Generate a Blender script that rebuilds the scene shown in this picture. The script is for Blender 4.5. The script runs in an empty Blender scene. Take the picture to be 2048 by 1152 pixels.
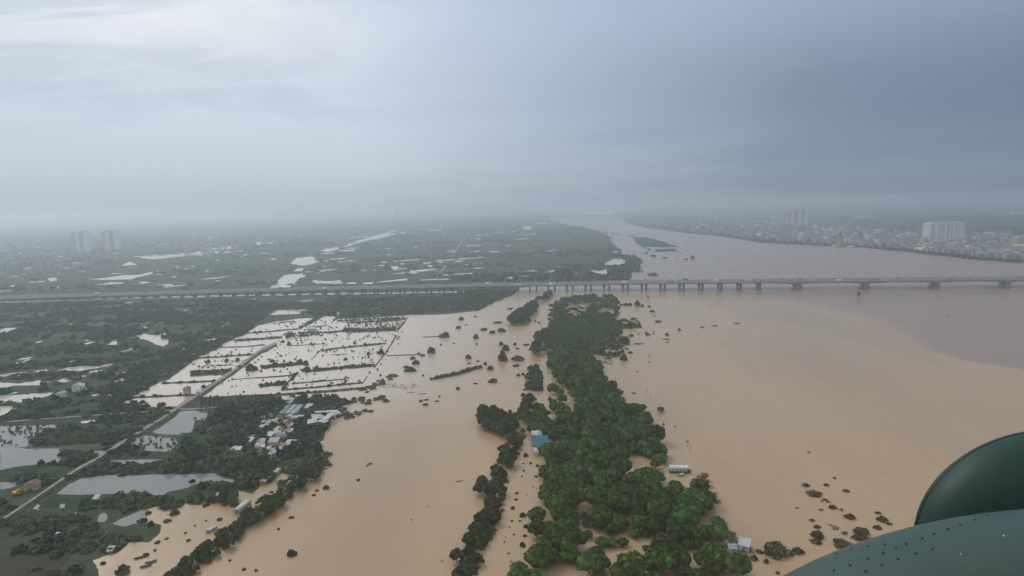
import bpy, math, random
import numpy as np
from mathutils import Vector, Matrix, noise as mnoise
from mathutils.geometry import tessellate_polygon

# ------------------------------------------------------------------ camera, sky, sun, exposure
C = bpy.context.scene
COL = C.collection
FPX, CAM_H = 1365.0, 160.0                      # focal length in photo pixels, flying height in metres
PITCH, ROLL = math.atan((576 - 409) / FPX), math.radians(1.29)
_f = Vector((0, math.cos(PITCH), -math.sin(PITCH)))
_u = Vector((0, math.sin(PITCH), math.cos(PITCH)))
_r = Vector((1, 0, 0))
CX = _r * math.cos(ROLL) - _u * math.sin(ROLL)
CY = _r * math.sin(ROLL) + _u * math.cos(ROLL)
CAM = Vector((0, 0, CAM_H))
cd = bpy.data.cameras.new('camera')
cam = bpy.data.objects.new('camera', cd)
COL.objects.link(cam)
cam.matrix_world = Matrix(((CX.x, CY.x, -_f.x, 0), (CX.y, CY.y, -_f.y, 0), (CX.z, CY.z, -_f.z, CAM_H), (0, 0, 0, 1)))
cd.sensor_width = 36.0
cd.lens = 36.0 * FPX / 2048
cd.clip_start, cd.clip_end = 0.1, 100000
C.camera = cam

C.view_settings.view_transform = 'Standard'
C.view_settings.look = 'None'
C.view_settings.exposure = 0.0
C.view_settings.gamma = 1.0
C.view_settings.use_curve_mapping = False
C.render.engine = 'CYCLES'
C.cycles.max_bounces = 6
C.cycles.diffuse_bounces = 2
C.cycles.glossy_bounces = 2
C.cycles.volume_bounces = 3
C.cycles.use_denoising = True
C.cycles.sample_clamp_indirect = 4.0

SUN_EL, SUN_AZ = math.radians(40), math.radians(-36)    # azimuth from +Y towards +X
W = bpy.data.worlds.new('World')
C.world = W
W.use_nodes = True


class NT:
    """small helper to write node trees"""
    def __init__(s, tree):
        s.t = tree
        s.t.nodes.clear()

    def n(s, kind, inputs=None, **props):
        nd = s.t.nodes.new('ShaderNode' + kind)
        for k, v in props.items():
            setattr(nd, k, v)
        for k, v in (inputs or {}).items():
            sock = nd.inputs[k]
            if isinstance(v, bpy.types.NodeSocket):
                s.t.links.new(v, sock)
            else:
                if isinstance(v, (tuple, list)) and len(v) == 3 and sock.type == 'RGBA':
                    v = (*v, 1)
                sock.default_value = v
        return nd

    def link(s, a, b):
        s.t.links.new(a, b)

    def math(s, op, a, b=0.0, c=0.0, clamp=False):
        return s.n('Math', {0: a, 1: b, 2: c}, operation=op, use_clamp=clamp).outputs[0]

    def mapr(s, v, a, b, c=0.0, d=1.0, smooth=True):
        return s.n('MapRange', {'Value': v, 'From Min': a, 'From Max': b, 'To Min': c, 'To Max': d},
                   interpolation_type='SMOOTHSTEP' if smooth else 'LINEAR').outputs[0]

    def mix(s, fac, a, b, blend='MIX'):
        nd = s.n('Mix', data_type='RGBA', blend_type=blend)
        for i, v in ((0, fac), (6, a), (7, b)):
            if isinstance(v, bpy.types.NodeSocket):
                s.t.links.new(v, nd.inputs[i])
            else:
                nd.inputs[i].default_value = (*v, 1) if isinstance(v, (tuple, list)) and len(v) == 3 else v
        return nd.outputs[2]

    def noise(s, vec, scale, detail=4.0, rough=0.55, dist=0.0):
        return s.n('TexNoise', {'Vector': vec, 'Scale': scale, 'Detail': detail, 'Roughness': rough, 'Distortion': dist}).outputs[0]

    def ramp(s, fac, stops):
        nd = s.n('ValToRGB', {'Fac': fac})
        el = nd.color_ramp.elements
        while len(el) < len(stops):
            el.new(0.5)
        for e, (p, c) in zip(el, stops):
            e.position = p
            e.color = (*c, 1)
        return nd.outputs[0]


def srgb(r, g, b):
    f = lambda c: (c / 255 / 12.92) if c <= 10 else ((c / 255 + 0.055) / 1.055) ** 2.4
    return (f(r), f(g), f(b))


def build_world():
    t = NT(W.node_tree)
    d = t.n('TexCoord').outputs['Generated']
    sep = t.n('SeparateXYZ', {0: d})
    x, y, z = sep.outputs
    # left to right: bright thin cloud to heavy rain cloud
    zz = t.math('ADD', t.math('MAXIMUM', z, 0.0), 0.10)
    plane = t.n('CombineXYZ', {0: t.math('DIVIDE', x, zz), 1: t.math('DIVIDE', y, zz), 2: 0.0}).outputs[0]
    soft = t.noise(plane, 0.55, 5, 0.55, 0.4)
    wisp = t.noise(t.n('Mapping', {'Vector': plane, 'Scale': (0.55, 1.5, 1), 'Rotation': (0, 0, 0.35)}).outputs[0], 0.9, 8, 0.6, 0.5)
    shift = t.math('MULTIPLY', t.math('SUBTRACT', soft, 0.5), 0.34)
    u = t.math('ADD', x, shift)
    uu = t.mapr(u, -0.62, 0.62, 0, 1, False)
    low = t.ramp(uu, [(0.0, srgb(184, 197, 209)), (0.35, srgb(186, 198, 210)), (0.6, srgb(160, 174, 189)), (0.8, srgb(136, 151, 168)), (1.0, srgb(122, 138, 156))])
    mid = t.ramp(uu, [(0.0, srgb(203, 215, 228)), (0.33, srgb(203, 214, 228)), (0.55, srgb(172, 187, 204)), (0.8, srgb(130, 147, 167)), (1.0, srgb(113, 130, 155))])
    top = t.ramp(uu, [(0.0, srgb(212, 224, 234)), (0.35, srgb(203, 216, 232)), (0.6, srgb(176, 191, 213)), (0.85, srgb(157, 172, 194)), (1.0, srgb(149, 164, 186))])
    c = t.mix(t.mapr(z, 0.015, 0.13), low, mid)
    c = t.mix(t.mapr(z, 0.14, 0.27), c, top)
    hor = t.ramp(uu, [(0.0, srgb(176, 192, 205)), (0.35, srgb(172, 188, 201)), (0.55, srgb(156, 173, 188)), (0.8, srgb(130, 146, 161)), (1.0, srgb(118, 134, 148))])
    c = t.mix(t.mapr(z, 0.055, 0.0), c, hor)
    # white streaks top left
    st = t.math('MULTIPLY', t.mapr(wisp, 0.42, 0.60), t.mapr(t.math('ADD', x, t.math('MULTIPLY', z, -0.7)), -0.2, -0.62))
    st = t.math('MULTIPLY', st, t.mapr(z, 0.11, 0.24))
    c = t.mix(t.math('MULTIPLY', st, 0.95), c, srgb(240, 244, 248))
    dk = t.math('MULTIPLY', t.mapr(soft, 0.56, 0.40), t.mapr(z, 0.05, 0.14))
    c = t.mix(t.math('MULTIPLY', dk, 0.14), c, srgb(120, 136, 164))
    # the part of the sky overhead and behind, bright thin overcast
    over = t.mapr(z, 0.30, 0.75)
    back = t.mapr(y, 0.25, -0.3)
    hi = t.mix(t.mapr(x, -0.6, 0.7), (1.05, 1.08, 1.12), (0.55, 0.58, 0.64))
    c = t.mix(over, c, hi)
    c = t.mix(t.math('MULTIPLY', back, t.mapr(z, -0.1, 0.3)), c, (0.62, 0.66, 0.72))
    sky = t.n('TexSky', sky_type='NISHITA', sun_disc=False, sun_elevation=SUN_EL, sun_rotation=SUN_AZ).outputs[0]
    c10 = t.mix(1.0, c, (10.0, 10.0, 10.0), 'MULTIPLY')
    c = t.mix(0.04, c10, sky)
    bg = t.n('Background', {'Color': c, 'Strength': 0.1})
    o = t.n('OutputWorld')
    t.link(bg.outputs[0], o.inputs[0])


build_world()
sl = bpy.data.lights.new('sun', 'SUN')
sl.energy = 1.4
sl.angle = math.radians(14)
sl.color = (1.0, 0.96, 0.9)
sun = bpy.data.objects.new('sun', sl)
COL.objects.link(sun)
sd = Vector((math.sin(SUN_AZ) * math.cos(SUN_EL), math.cos(SUN_AZ) * math.cos(SUN_EL), math.sin(SUN_EL)))
sun.rotation_euler = sd.to_track_quat('Z', 'Y').to_euler()
sun.location = (0, 0, 400)

# ------------------------------------------------------------------ helpers
rnd = random.Random(7)
rng = np.random.default_rng(11)


def ray(px, py):
    return CX * ((px - 1024) / FPX) + CY * (-(py - 576) / FPX) + _f


def G(px, py, z=0.0):
    """the place on the level z that the photo shows at a pixel"""
    v = ray(px, py)
    k = (z - CAM_H) / min(v.z, -1e-3)
    return Vector((v.x * k, v.y * k, z))


def mpp(px, py):
    """metres per photo pixel at that place"""
    return G(px, py).y / math.cos(PITCH) / FPX


def T(ox, oy, s, pts):
    return [(ox + a / s, oy + b / s) for a, b in pts]


def tag(o, label=None, cat=None, group=None, kind=None):
    for k, v in (('label', label), ('category', cat), ('group', group), ('kind', kind)):
        if v:
            o[k] = v
    return o


def empty(name, loc, rz=0.0, label=None, cat=None, group=None):
    o = bpy.data.objects.new(name, None)
    COL.objects.link(o)
    o.location = loc
    o.rotation_euler = (0, 0, rz)
    o.empty_display_size = 0.5
    return tag(o, label, cat, group)


def dup(root, loc=None, rz=None, scale=None, label=None, group=None):
    r = root.copy()
    COL.objects.link(r)
    if loc is not None:
        r.location = loc
    if rz is not None:
        r.rotation_euler = (0, 0, rz)
    if scale is not None:
        r.scale = scale
    if label:
        r['label'] = label
    if group:
        r['group'] = group
    for ch in KIDS.get(root.name, ()):
        c = ch.copy()
        COL.objects.link(c)
        c.parent = r
    return r


KIDS = {}


def obj(name, me, parent=None, loc=(0, 0, 0), rz=0.0, scale=None):
    o = bpy.data.objects.new(name, me)
    COL.objects.link(o)
    o.location = loc
    o.rotation_euler = (0, 0, rz)
    if scale is not None:
        o.scale = scale
    if parent is not None:
        o.parent = parent
        KIDS.setdefault(parent.name, []).append(o)
    return o


def quads_mesh(name, v, f, mats, smooth=False, mi=None):
    """mesh from numpy vertices and quads (or triangles)"""
    me = bpy.data.meshes.new(name)
    n, k = f.shape
    me.vertices.add(len(v))
    me.vertices.foreach_set('co', v.astype(np.float32).ravel())
    me.loops.add(n * k)
    me.loops.foreach_set('vertex_index', f.astype(np.int32).ravel())
    me.polygons.add(n)
    me.polygons.foreach_set('loop_start', np.arange(0, n * k, k, dtype=np.int32))
    if mi is not None:
        me.polygons.foreach_set('material_index', mi.astype(np.int32))
    me.polygons.foreach_set('use_smooth', np.full(n, smooth, dtype=bool))
    for m in (mats if isinstance(mats, (list, tuple)) else [mats]):
        me.materials.append(m)
    me.update(calc_edges=True)
    me.validate()
    return me


class MB:
    """collects shapes into ONE mesh"""
    def __init__(s):
        s.v, s.f, s.m = [], [], []

    def add(s, vs, fs, mi=0):
        b = len(s.v)
        s.v += [tuple(p) for p in vs]
        s.f += [tuple(b + i for i in q) for q in fs]
        s.m += [mi] * len(fs)

    def box(s, x0, x1, y0, y1, z0, z1, mi=0, top=None):
        s.add([(x0, y0, z0), (x1, y0, z0), (x1, y1, z0), (x0, y1, z0), (x0, y0, z1), (x1, y0, z1), (x1, y1, z1), (x0, y1, z1)],
              [(3, 2, 1, 0), (0, 1, 5, 4), (1, 2, 6, 5), (2, 3, 7, 6), (3, 0, 4, 7)], mi)
        b = len(s.v) - 8
        s.f.append((b + 4, b + 5, b + 6, b + 7))
        s.m.append(mi if top is None else top)

    def tube(s, p0, p1, r0, r1, n=8, mi=0):
        p0, p1 = Vector(p0), Vector(p1)
        d = (p1 - p0).normalized()
        a = d.orthogonal().normalized()
        b = d.cross(a)
        vs = []
        for p, r in ((p0, r0), (p1, r1)):
            vs += [p + (a * math.cos(2 * math.pi * i / n) + b * math.sin(2 * math.pi * i / n)) * r for i in range(n)]
        fs = [(i, (i + 1) % n, n + (i + 1) % n, n + i) for i in range(n)] + [tuple(range(n - 1, -1, -1)), tuple(range(n, 2 * n))]
        s.add(vs, fs, mi)

    def gable(s, w, d, z0, z1, over=0.4, mi=0, th=0.18):
        """pitched roof, ridge along y"""
        x, y = w / 2 + over, d / 2 + over
        vs = []
        for yy in (-y, y):
            vs += [(-x, yy, z0), (0, yy, z1), (x, yy, z0), (-x, yy, z0 - th), (0, yy, z1 - th), (x, yy, z0 - th)]
        s.add(vs, [(0, 6, 7, 1), (1, 7, 8, 2), (3, 4, 10, 9), (4, 5, 11, 10), (0, 1, 4, 3), (1, 2, 5, 4), (6, 9, 10, 7), (7, 10, 11, 8), (0, 3, 9, 6), (2, 8, 11, 5)], mi)

    def ends(s, w, d, z0, z1, mi=0):
        for yy in (-d / 2, d / 2):
            s.add([(-w / 2, yy, z0), (w / 2, yy, z0), (0, yy, z1)], [(0, 1, 2)], mi)

    def vault(s, w, y0, y1, z0, h, n=10, mi=0, x0=0.0):
        vs = []
        for yy in (y0, y1):
            vs += [(x0 + w / 2 * math.cos(math.pi * i / n), yy, z0 + h * math.sin(math.pi * i / n)) for i in range(n + 1)]
        fs = [(i, i + 1, n + 2 + i, n + 1 + i) for i in range(n)] + [tuple(range(n + 1)), tuple(range(2 * n + 1, n, -1))]
        s.add(vs, fs, mi)

    def mesh(s, name, mats, smooth=False):
        me = bpy.data.meshes.new(name)
        me.from_pydata(s.v, [], s.f)
        for m in (mats if isinstance(mats, (list, tuple)) else [mats]):
            me.materials.append(m)
        me.polygons.foreach_set('material_index', s.m)
        me.polygons.foreach_set('use_smooth', [smooth] * len(s.f))
        me.update()
        return me

    def build(s, name, mats, parent=None, loc=(0, 0, 0), rz=0.0, smooth=False):
        return obj(name, s.mesh(name, mats, smooth), parent, loc, rz)


def wob(pts, step=5.0, amp=1.3, seed=0, closed=True):
    """an irregular edge: subdivide in the picture's scale and jitter"""
    r = random.Random(seed)
    out = []
    n = len(pts)
    for i in range(n if closed else n - 1):
        (x0, y0), (x1, y1) = pts[i], pts[(i + 1) % n]
        L = math.hypot(x1 - x0, y1 - y0)
        k = max(1, min(60, int(L / step)))
        out.append((x0, y0))
        for j in range(1, k):
            t = j / k
            out.append((x0 + (x1 - x0) * t + r.uniform(-amp, amp), y0 + (y1 - y0) * t + r.uniform(-amp, amp) * 0.55))
    if not closed:
        out.append(pts[-1])
    return out


def sheet_mesh(name, polys, z, m):
    """flat sheet of one or more outlines on level z"""
    vs, fs = [], []
    for p in polys:
        b = len(vs)
        p3 = [Vector((q[0], q[1], 0)) for q in p]
        vs += [(q.x, q.y, z) for q in p3]
        for t in tessellate_polygon([p3]):
            a, c, d = t
            nrm = (p3[c] - p3[a]).cross(p3[d] - p3[a]).z
            fs.append((b + a, b + c, b + d) if nrm > 0 else (b + a, b + d, b + c))
    me = bpy.data.meshes.new(name)
    me.from_pydata(vs, [], fs)
    me.materials.append(m)
    me.update()
    return me


def flat(pts, step=5.0, amp=1.3, seed=0):
    return [G(a, b) for a, b in wob(pts, step, amp, seed)]


def strip(pts, w, step=6.0, amp=0.8, seed=0):
    """a band along a line traced in the photo, w high in photo pixels"""
    r = random.Random(seed + 99)
    w *= 0.8
    p = wob(pts, step, amp * 0.5, seed, False)
    up, dn = [], []
    for i, (x, y) in enumerate(p):
        a, b = p[max(i - 1, 0)], p[min(i + 1, len(p) - 1)]
        L = math.hypot(b[0] - a[0], b[1] - a[1]) or 1
        nx, ny = -(b[1] - a[1]) / L, (b[0] - a[0]) / L
        h = w / 2 * r.uniform(0.75, 1.25)
        up.append((x + nx * h, y + ny * h))
        dn.append((x - nx * h, y - ny * h))
    return [G(*q) for q in up + dn[::-1]]


def inside(P, poly):
    """which points lie in a polygon (numpy)"""
    x, y = P[:, 0], P[:, 1]
    q = np.array([(a[0], a[1]) for a in poly])
    r = np.zeros(len(P), bool)
    j = len(q) - 1
    for i in range(len(q)):
        xi, yi, xj, yj = *q[i], *q[j]
        if yi != yj:
            r ^= ((yi > y) != (yj > y)) & (x < (xj - xi) * (y - yi) / (yj - yi) + xi)
        j = i
    return r


def scatter(poly, gap, holes=(), jitter=0.38):
    """jittered hexagonal grid of places inside a world polygon"""
    q = np.array([(a[0], a[1]) for a in poly])
    x0, y0 = q.min(0)
    x1, y1 = q.max(0)
    nx, ny = int((x1 - x0) / gap) + 2, int((y1 - y0) / (gap * 0.87)) + 2
    gx, gy = np.meshgrid(np.arange(nx), np.arange(ny))
    P = np.stack([x0 + (gx + 0.5 * (gy % 2)) * gap, y0 + gy * gap * 0.87], -1).reshape(-1, 2)
    P = P + rng.uniform(-jitter, jitter, P.shape) * gap
    k = inside(P, poly)
    for h in holes:
        k &= ~inside(P, h)
    return P[k]


# ------------------------------------------------------------------ materials
def mat(name, col, rough=0.7, col2=None, scale=1.0, lo=0.4, hi=0.6, spec=0.3, bump=0.0, bscale=None, metal=0.0, world=False, per_obj=0.0, detail=5, island=0.0):
    m = bpy.data.materials.new(name)
    m.use_nodes = True
    t = NT(m.node_tree)
    tc = t.n('NewGeometry').outputs['Position'] if world else t.n('TexCoord').outputs['Object']
    c = col
    if col2 is not None:
        c = t.mix(t.mapr(t.noise(tc, scale, detail), lo, hi), col, col2)
    if per_obj:
        rv = t.n('ObjectInfo').outputs['Random']
        c = t.n('HueSaturation', {'Hue': t.mapr(rv, 0, 1, 0.5 - per_obj * 0.06, 0.5 + per_obj * 0.06, False),
                                  'Value': t.mapr(rv, 0, 1, 1 - per_obj, 1 + per_obj, False), 'Color': c if isinstance(c, bpy.types.NodeSocket) else (*c, 1)}).outputs[0]
    if island:
        rv = t.n('NewGeometry').outputs['Random Per Island']
        c = t.n('HueSaturation', {'Value': t.mapr(rv, 0, 1, 1 - island, 1 + island, False), 'Color': c if isinstance(c, bpy.types.NodeSocket) else (*c, 1)}).outputs[0]
    p = t.n('BsdfPrincipled', {'Base Color': c, 'Roughness': rough, 'Specular IOR Level': spec, 'Metallic': metal})
    if bump:
        b = t.n('Bump', {'Height': t.noise(tc, bscale or scale * 4, 4), 'Strength': bump, 'Distance': 0.3})
        t.link(b.outputs[0], p.inputs['Normal'])
    o = t.n('OutputMaterial')
    t.link(p.outputs[0], o.inputs[0])
    return m


def ground_material():
    m = bpy.data.materials.new('fields')
    m.use_nodes = True
    t = NT(m.node_tree)
    pos = t.n('NewGeometry').outputs['Position']
    rot = t.n('Mapping', {'Vector': pos, 'Rotation': (0, 0, -0.06), 'Scale': (1 / 170, 1 / 62, 1)}).outputs[0]
    warp = t.n('VectorMath', {0: rot, 1: t.n('TexNoise', {'Vector': rot, 'Scale': 0.7}).outputs['Color']}, operation='ADD').outputs[0]
    cell = t.n('TexVoronoi', {'Vector': warp, 'Scale': 1.0}, distance='CHEBYCHEV').outputs['Color']
    cv = t.n('SeparateColor', {0: cell}).outputs[0]
    base = t.ramp(cv, [(0.0, (0.024, 0.044, 0.026)), (0.35, (0.038, 0.055, 0.033)), (0.6, (0.048, 0.067, 0.037)), (0.8, (0.062, 0.068, 0.042)), (1.0, (0.100, 0.088, 0.064))])
    n1 = t.noise(pos, 0.012, 6, 0.6)
    base = t.mix(t.mapr(n1, 0.42, 0.6), base, (0.028, 0.048, 0.026))
    n2 = t.noise(pos, 0.16, 5, 0.65)
    base = t.mix(t.mapr(n2, 0.45, 0.75, 0, 0.7), base, (0.075, 0.088, 0.046))
    stk = t.noise(t.n('Mapping', {'Vector': pos, 'Rotation': (0, 0, -0.06), 'Scale': (0.012, 0.11, 1)}).outputs[0], 1.0, 5, 0.6)
    base = t.mix(t.mapr(stk, 0.5, 0.72, 0, 0.65), base, (0.020, 0.034, 0.022))
    base = t.mix(t.mapr(stk, 0.36, 0.28, 0, 0.6), base, (0.12, 0.115, 0.08))
    n3 = t.noise(pos, 0.55, 4, 0.7)
    base = t.mix(t.mapr(n3, 0.52, 0.75, 0, 0.55), base, (0.105, 0.098, 0.066))
    base = t.mix(t.mapr(n3, 0.45, 0.28, 0, 0.6), base, (0.018, 0.030, 0.018))
    p = t.n('BsdfPrincipled', {'Base Color': base, 'Roughness': 0.95, 'Specular IOR Level': 0.1})
    b = t.n('Bump', {'Height': n2, 'Strength': 0.6, 'Distance': 1.5})
    t.link(b.outputs[0], p.inputs['Normal'])
    t.link(p.outputs[0], t.n('OutputMaterial').inputs[0])
    return m


def water_material(name, colour, dark, front=None, rough=0.22, rip_s=0.16):
    """muddy flood water; front is the line where browner water of the main current begins"""
    m = bpy.data.materials.new(name)
    m.use_nodes = True
    t = NT(m.node_tree)
    pos = t.n('NewGeometry').outputs['Position']
    st = t.n('Mapping', {'Vector': pos, 'Rotation': (0, 0, 0.45), 'Scale': (1.0, 0.28, 1)}).outputs[0]
    n1 = t.noise(st, 0.0075, 4, 0.5, 0.6)
    c = t.mix(t.mapr(n1, 0.38, 0.68, 0.0, 0.8), colour, dark)
    n3 = t.noise(st, 0.05, 5, 0.6, 0.8)
    c = t.mix(t.mapr(n3, 0.45, 0.75, 0.0, 0.28), c, dark)
    n4 = t.noise(t.n('Mapping', {'Vector': pos, 'Rotation': (0, 0, 0.12), 'Scale': (0.22, 0.02, 1)}).outputs[0], 1.0, 5, 0.6, 0.6)
    c = t.mix(t.mapr(n4, 0.50, 0.68, 0.0, 0.15), c, dark)
    n5 = t.noise(st, 0.02, 6, 0.65, 1.2)
    c = t.mix(t.mapr(n5, 0.46, 0.30, 0.0, 0.12), c, tuple(min(0.7, q * 1.28) for q in colour))
    if front:
        sp = t.n('SeparateXYZ', {0: pos})
        fx = t.math('ADD', sp.outputs[1], t.math('MULTIPLY', t.math('SUBTRACT', t.noise(pos, 0.02, 4, 0.6), 0.5), 14.0))
        x0, x1, y0, y1 = 400.0, 1300.0, 0.0, 600.0
        cur = t.n('FloatCurve', {'Value': t.math('DIVIDE', t.math('SUBTRACT', fx, x0), x1 - x0, clamp=True)})
        cm = cur.mapping.curves[0]
        pts = sorted(((b - x0) / (x1 - x0), (a - y0) / (y1 - y0)) for a, b in front)
        for q in pts[1:-1]:
            cm.points.new(*q)
        for p, q in zip(cm.points, pts):
            p.location = q
            p.handle_type = 'VECTOR'
        cur.mapping.update()
        edge = t.math('MULTIPLY_ADD', cur.outputs[0], y1 - y0, y0)
        soft = t.mapr(sp.outputs[1], 600, 1050, 7, 70)
        k = t.math('DIVIDE', t.math('SUBTRACT', sp.outputs[0], edge), soft)
        c = t.mix(t.mapr(k, -0.5, 1.0), c, (0.255, 0.172, 0.128))  # browner current water; past the bridge, sky reflection painted into the colour
        sky_sheen = t.math('MULTIPLY', t.mapr(sp.outputs[0], 20, -240), t.mapr(sp.outputs[1], 430, 640))
        c = t.mix(t.math('MULTIPLY', sky_sheen, 0.9), c, (0.64, 0.555, 0.475))  # bright sky's reflection on the left paddies, painted into the water colour
    rip = t.noise(t.n('Mapping', {'Vector': pos, 'Scale': (1, 0.6, 1)}).outputs[0], 0.45, 5, 0.6)
    p = t.n('BsdfPrincipled', {'Base Color': c, 'Roughness': t.mapr(n5, 0.35, 0.65, rough * 0.85, rough * 1.3), 'IOR': 1.33, 'Specular IOR Level': 0.5})
    b = t.n('Bump', {'Height': rip, 'Strength': rip_s, 'Distance': 0.25})
    t.link(b.outputs[0], p.inputs['Normal'])
    t.link(p.outputs[0], t.n('OutputMaterial').inputs[0])
    return m


def leaf_material(name, lo, hi, per_obj=0.25, scale=0.35, world=False, island=0.35):
    return mat(name, lo, 0.75, hi, scale, 0.38, 0.66, spec=0.12, per_obj=per_obj, world=world, island=island, detail=4)


M = {}
M['fields'] = ground_material()
FRONT = [(G(a, b).x, G(a, b).y) for a, b in [(1420, 588), (1500, 592), (1560, 604), (1640, 618), (1720, 636), (1790, 664), (1850, 698), (1920, 720), (2000, 733), (2060, 742), (2300, 790)]] + [(150.0, 1240.0)]
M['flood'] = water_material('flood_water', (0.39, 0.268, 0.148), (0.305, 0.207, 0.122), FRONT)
M['paddy'] = water_material('paddy_water', (0.58, 0.50, 0.42), (0.48, 0.41, 0.34), None, 0.08, 0.05)
M['pond'] = water_material('pond_water', (0.20, 0.20, 0.185), (0.15, 0.15, 0.145), None, 0.08, 0.05)
M['leaf_orchard'] = leaf_material('orchard_leaves', (0.027, 0.056, 0.011), (0.105, 0.155, 0.032), 0.42)
M['leaf_dark'] = leaf_material('dark_leaves', (0.028, 0.046, 0.020), (0.082, 0.108, 0.042), 0.3)
M['leaf_olive'] = leaf_material('olive_leaves', (0.048, 0.054, 0.026), (0.105, 0.108, 0.054), 0.25)
M['leaf_mass'] = leaf_material('mass_leaves', (0.030, 0.050, 0.026), (0.080, 0.106, 0.050), 0.0, 0.03, True)
M['leaf_far'] = leaf_material('far_leaves', (0.028, 0.048, 0.028), (0.055, 0.080, 0.040), 0.0, 0.01, True)
M['bark'] = mat('bark', (0.07, 0.052, 0.038), 0.9, (0.11, 0.085, 0.065), 3.0, spec=0.1)
M['concrete'] = mat('concrete', (0.44, 0.435, 0.42), 0.8, (0.34, 0.335, 0.325), 0.15, world=True)
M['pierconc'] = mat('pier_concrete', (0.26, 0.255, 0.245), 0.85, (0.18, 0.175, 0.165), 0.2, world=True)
M['asphalt'] = mat('asphalt', (0.17, 0.17, 0.175), 0.9, (0.22, 0.22, 0.225), 0.1, world=True)
M['paint'] = mat('white_paint', (0.75, 0.75, 0.73), 0.6)
M['track'] = mat('track', (0.20, 0.185, 0.155), 0.9, (0.29, 0.27, 0.23), 0.2, world=True)
M['dike'] = mat('dike_grass', (0.034, 0.046, 0.024), 0.95, (0.075, 0.066, 0.044), 0.12, world=True, spec=0.1)
M['crop'] = mat('crop_green', (0.018, 0.042, 0.018), 0.95, (0.034, 0.062, 0.024), 0.08, world=True, spec=0.1)
M['soil'] = mat('bare_soil', (0.060, 0.046, 0.040), 0.95, (0.038, 0.044, 0.030), 0.05, world=True, spec=0.1)

# ------------------------------------------------------------------ ground, water, tracks
gr = []
for R in (0, 300, 900, 2000, 5000, 12000, 30000):
    gr.append([(R * math.cos(2 * math.pi * i / 48), R * math.sin(2 * math.pi * i / 48)) for i in range(48)])
gv, gf = [(0, 0, 0)], []
for k in range(1, len(gr)):
    b = len(gv)
    gv += [(x, y, 0) for x, y in gr[k]]
    for i in range(48):
        j = (i + 1) % 48
        gf.append((0, b + i, b + j) if k == 1 else (b - 48 + i, b + i, b + j, b - 48 + j))
gm = bpy.data.meshes.new('ground')
gm.from_pydata(gv, [], gf)
gm.materials.append(M['fields'])
tag(obj('ground', gm), 'dark green low lying fields and scrub reaching to the hazy horizon', None, None, 'structure')

W0 = [(198, 1165), (197, 1140), (185, 1122), (215, 1110), (237, 1105), (262, 1084), (298, 1085), (320, 1066), (322, 1050), (300, 1045), (272, 1048), (240, 1050), (225, 1047), (250, 1036),
      (275, 1024), (290, 1018), (320, 1013), (332, 1002), (360, 1003), (380, 1010), (400, 1011), (428, 1000), (434, 985), (482, 983), (505, 988), (528, 965), (555, 945), (570, 948), (612, 947),
      (645, 930), (650, 905), (638, 888), (649, 876), (651, 862), (662, 851), (655, 840), (683, 816), (692, 804), (690, 796), (620, 799), (556, 800), (554, 787), (540, 788), (470, 791), (400, 795),
      (380, 806), (365, 809), (357, 812), (300, 816), (240, 820), (226, 820), (264, 793), (275, 782), (295, 777), (320, 765), (337, 760), (380, 728), (392, 716), (400, 708), (433, 701), (439, 694),
      (447, 687), (467, 678), (486, 672), (496, 664), (516, 651), (582, 644), (597, 637), (625, 636), (621, 641), (603, 656), (624, 648), (646, 634), (666, 632), (671, 635), (664, 645), (677, 638),
      (700, 639), (816, 631), (887, 629), (957, 622), (974, 612), (1000, 600), (1024, 592), (1035, 583), (1040, 575), (1100, 572), (1255, 566), (1262, 540), (1266, 524), (1258, 514), (1245, 508),
      (1240, 500), (1225, 485), (1215, 470), (1205, 464), (1170, 455), (1120, 447), (1100, 440), (1096, 434), (1100, 428), (1124, 422), (1170, 420.5), (1225, 420.5), (1231, 432), (1249, 442), (1264, 450),
      (1306, 456), (1374, 465), (1449, 472), (1536, 485), (1666, 492), (1728, 494), (1822, 503), (1900, 511), (1962, 519), (2017, 522), (2048, 525), (2300, 545)]
w0 = [(p.x, p.y) for p in (G(a, b) for a, b in wob(W0, 5, 1.0, 3, False))] + [(3000, 1000), (3000, -800), (-160, -800)]
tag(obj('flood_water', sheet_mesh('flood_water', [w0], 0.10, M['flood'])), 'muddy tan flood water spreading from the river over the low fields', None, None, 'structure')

PADDY = [T(0, 640, 4, q) for q in (
    [(0, 72), (160, 58), (165, 72), (120, 90), (0, 122)],
    [(1040, 150), (1140, 108), (1220, 125), (1360, 100), (1370, 115), (1290, 140), (1350, 160), (1345, 190), (1300, 212), (1250, 200), (1190, 165), (1150, 155)],
    [(855, 198), (915, 168), (945, 160), (930, 200)], [(900, 90), (950, 82), (940, 96)], [(670, 165), (730, 158), (700, 168)],
    [(460, 405), (540, 378), (650, 370), (720, 368), (790, 375), (850, 345), (915, 340), (890, 365), (800, 380), (740, 390), (640, 410), (560, 405)],
    [(260, 412), (370, 395), (385, 405), (310, 420)], [(0, 440), (100, 425), (180, 425), (190, 440), (0, 455)],
    [(0, 500), (150, 510), (320, 482), (410, 495), (340, 520), (130, 525), (0, 545)], [(460, 490), (500, 465), (570, 462), (575, 490), (520, 500), (460, 502)],
    [(580, 460), (655, 430), (640, 450)],
    [(0, 605), (150, 600), (430, 580), (380, 610), (230, 660), (130, 672), (0, 678)], [(0, 690), (160, 684), (130, 710), (100, 760), (60, 780), (0, 795)],
    [(1640, 112), (1700, 95), (1760, 60), (1850, 2), (1870, 0), (1780, 62), (1700, 110), (1640, 122)],
    [(640, 815), (680, 805), (840, 800), (830, 818), (660, 828)], [(920, 800), (990, 790), (1000, 808), (930, 815)])]
r9 = random.Random(31)
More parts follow.
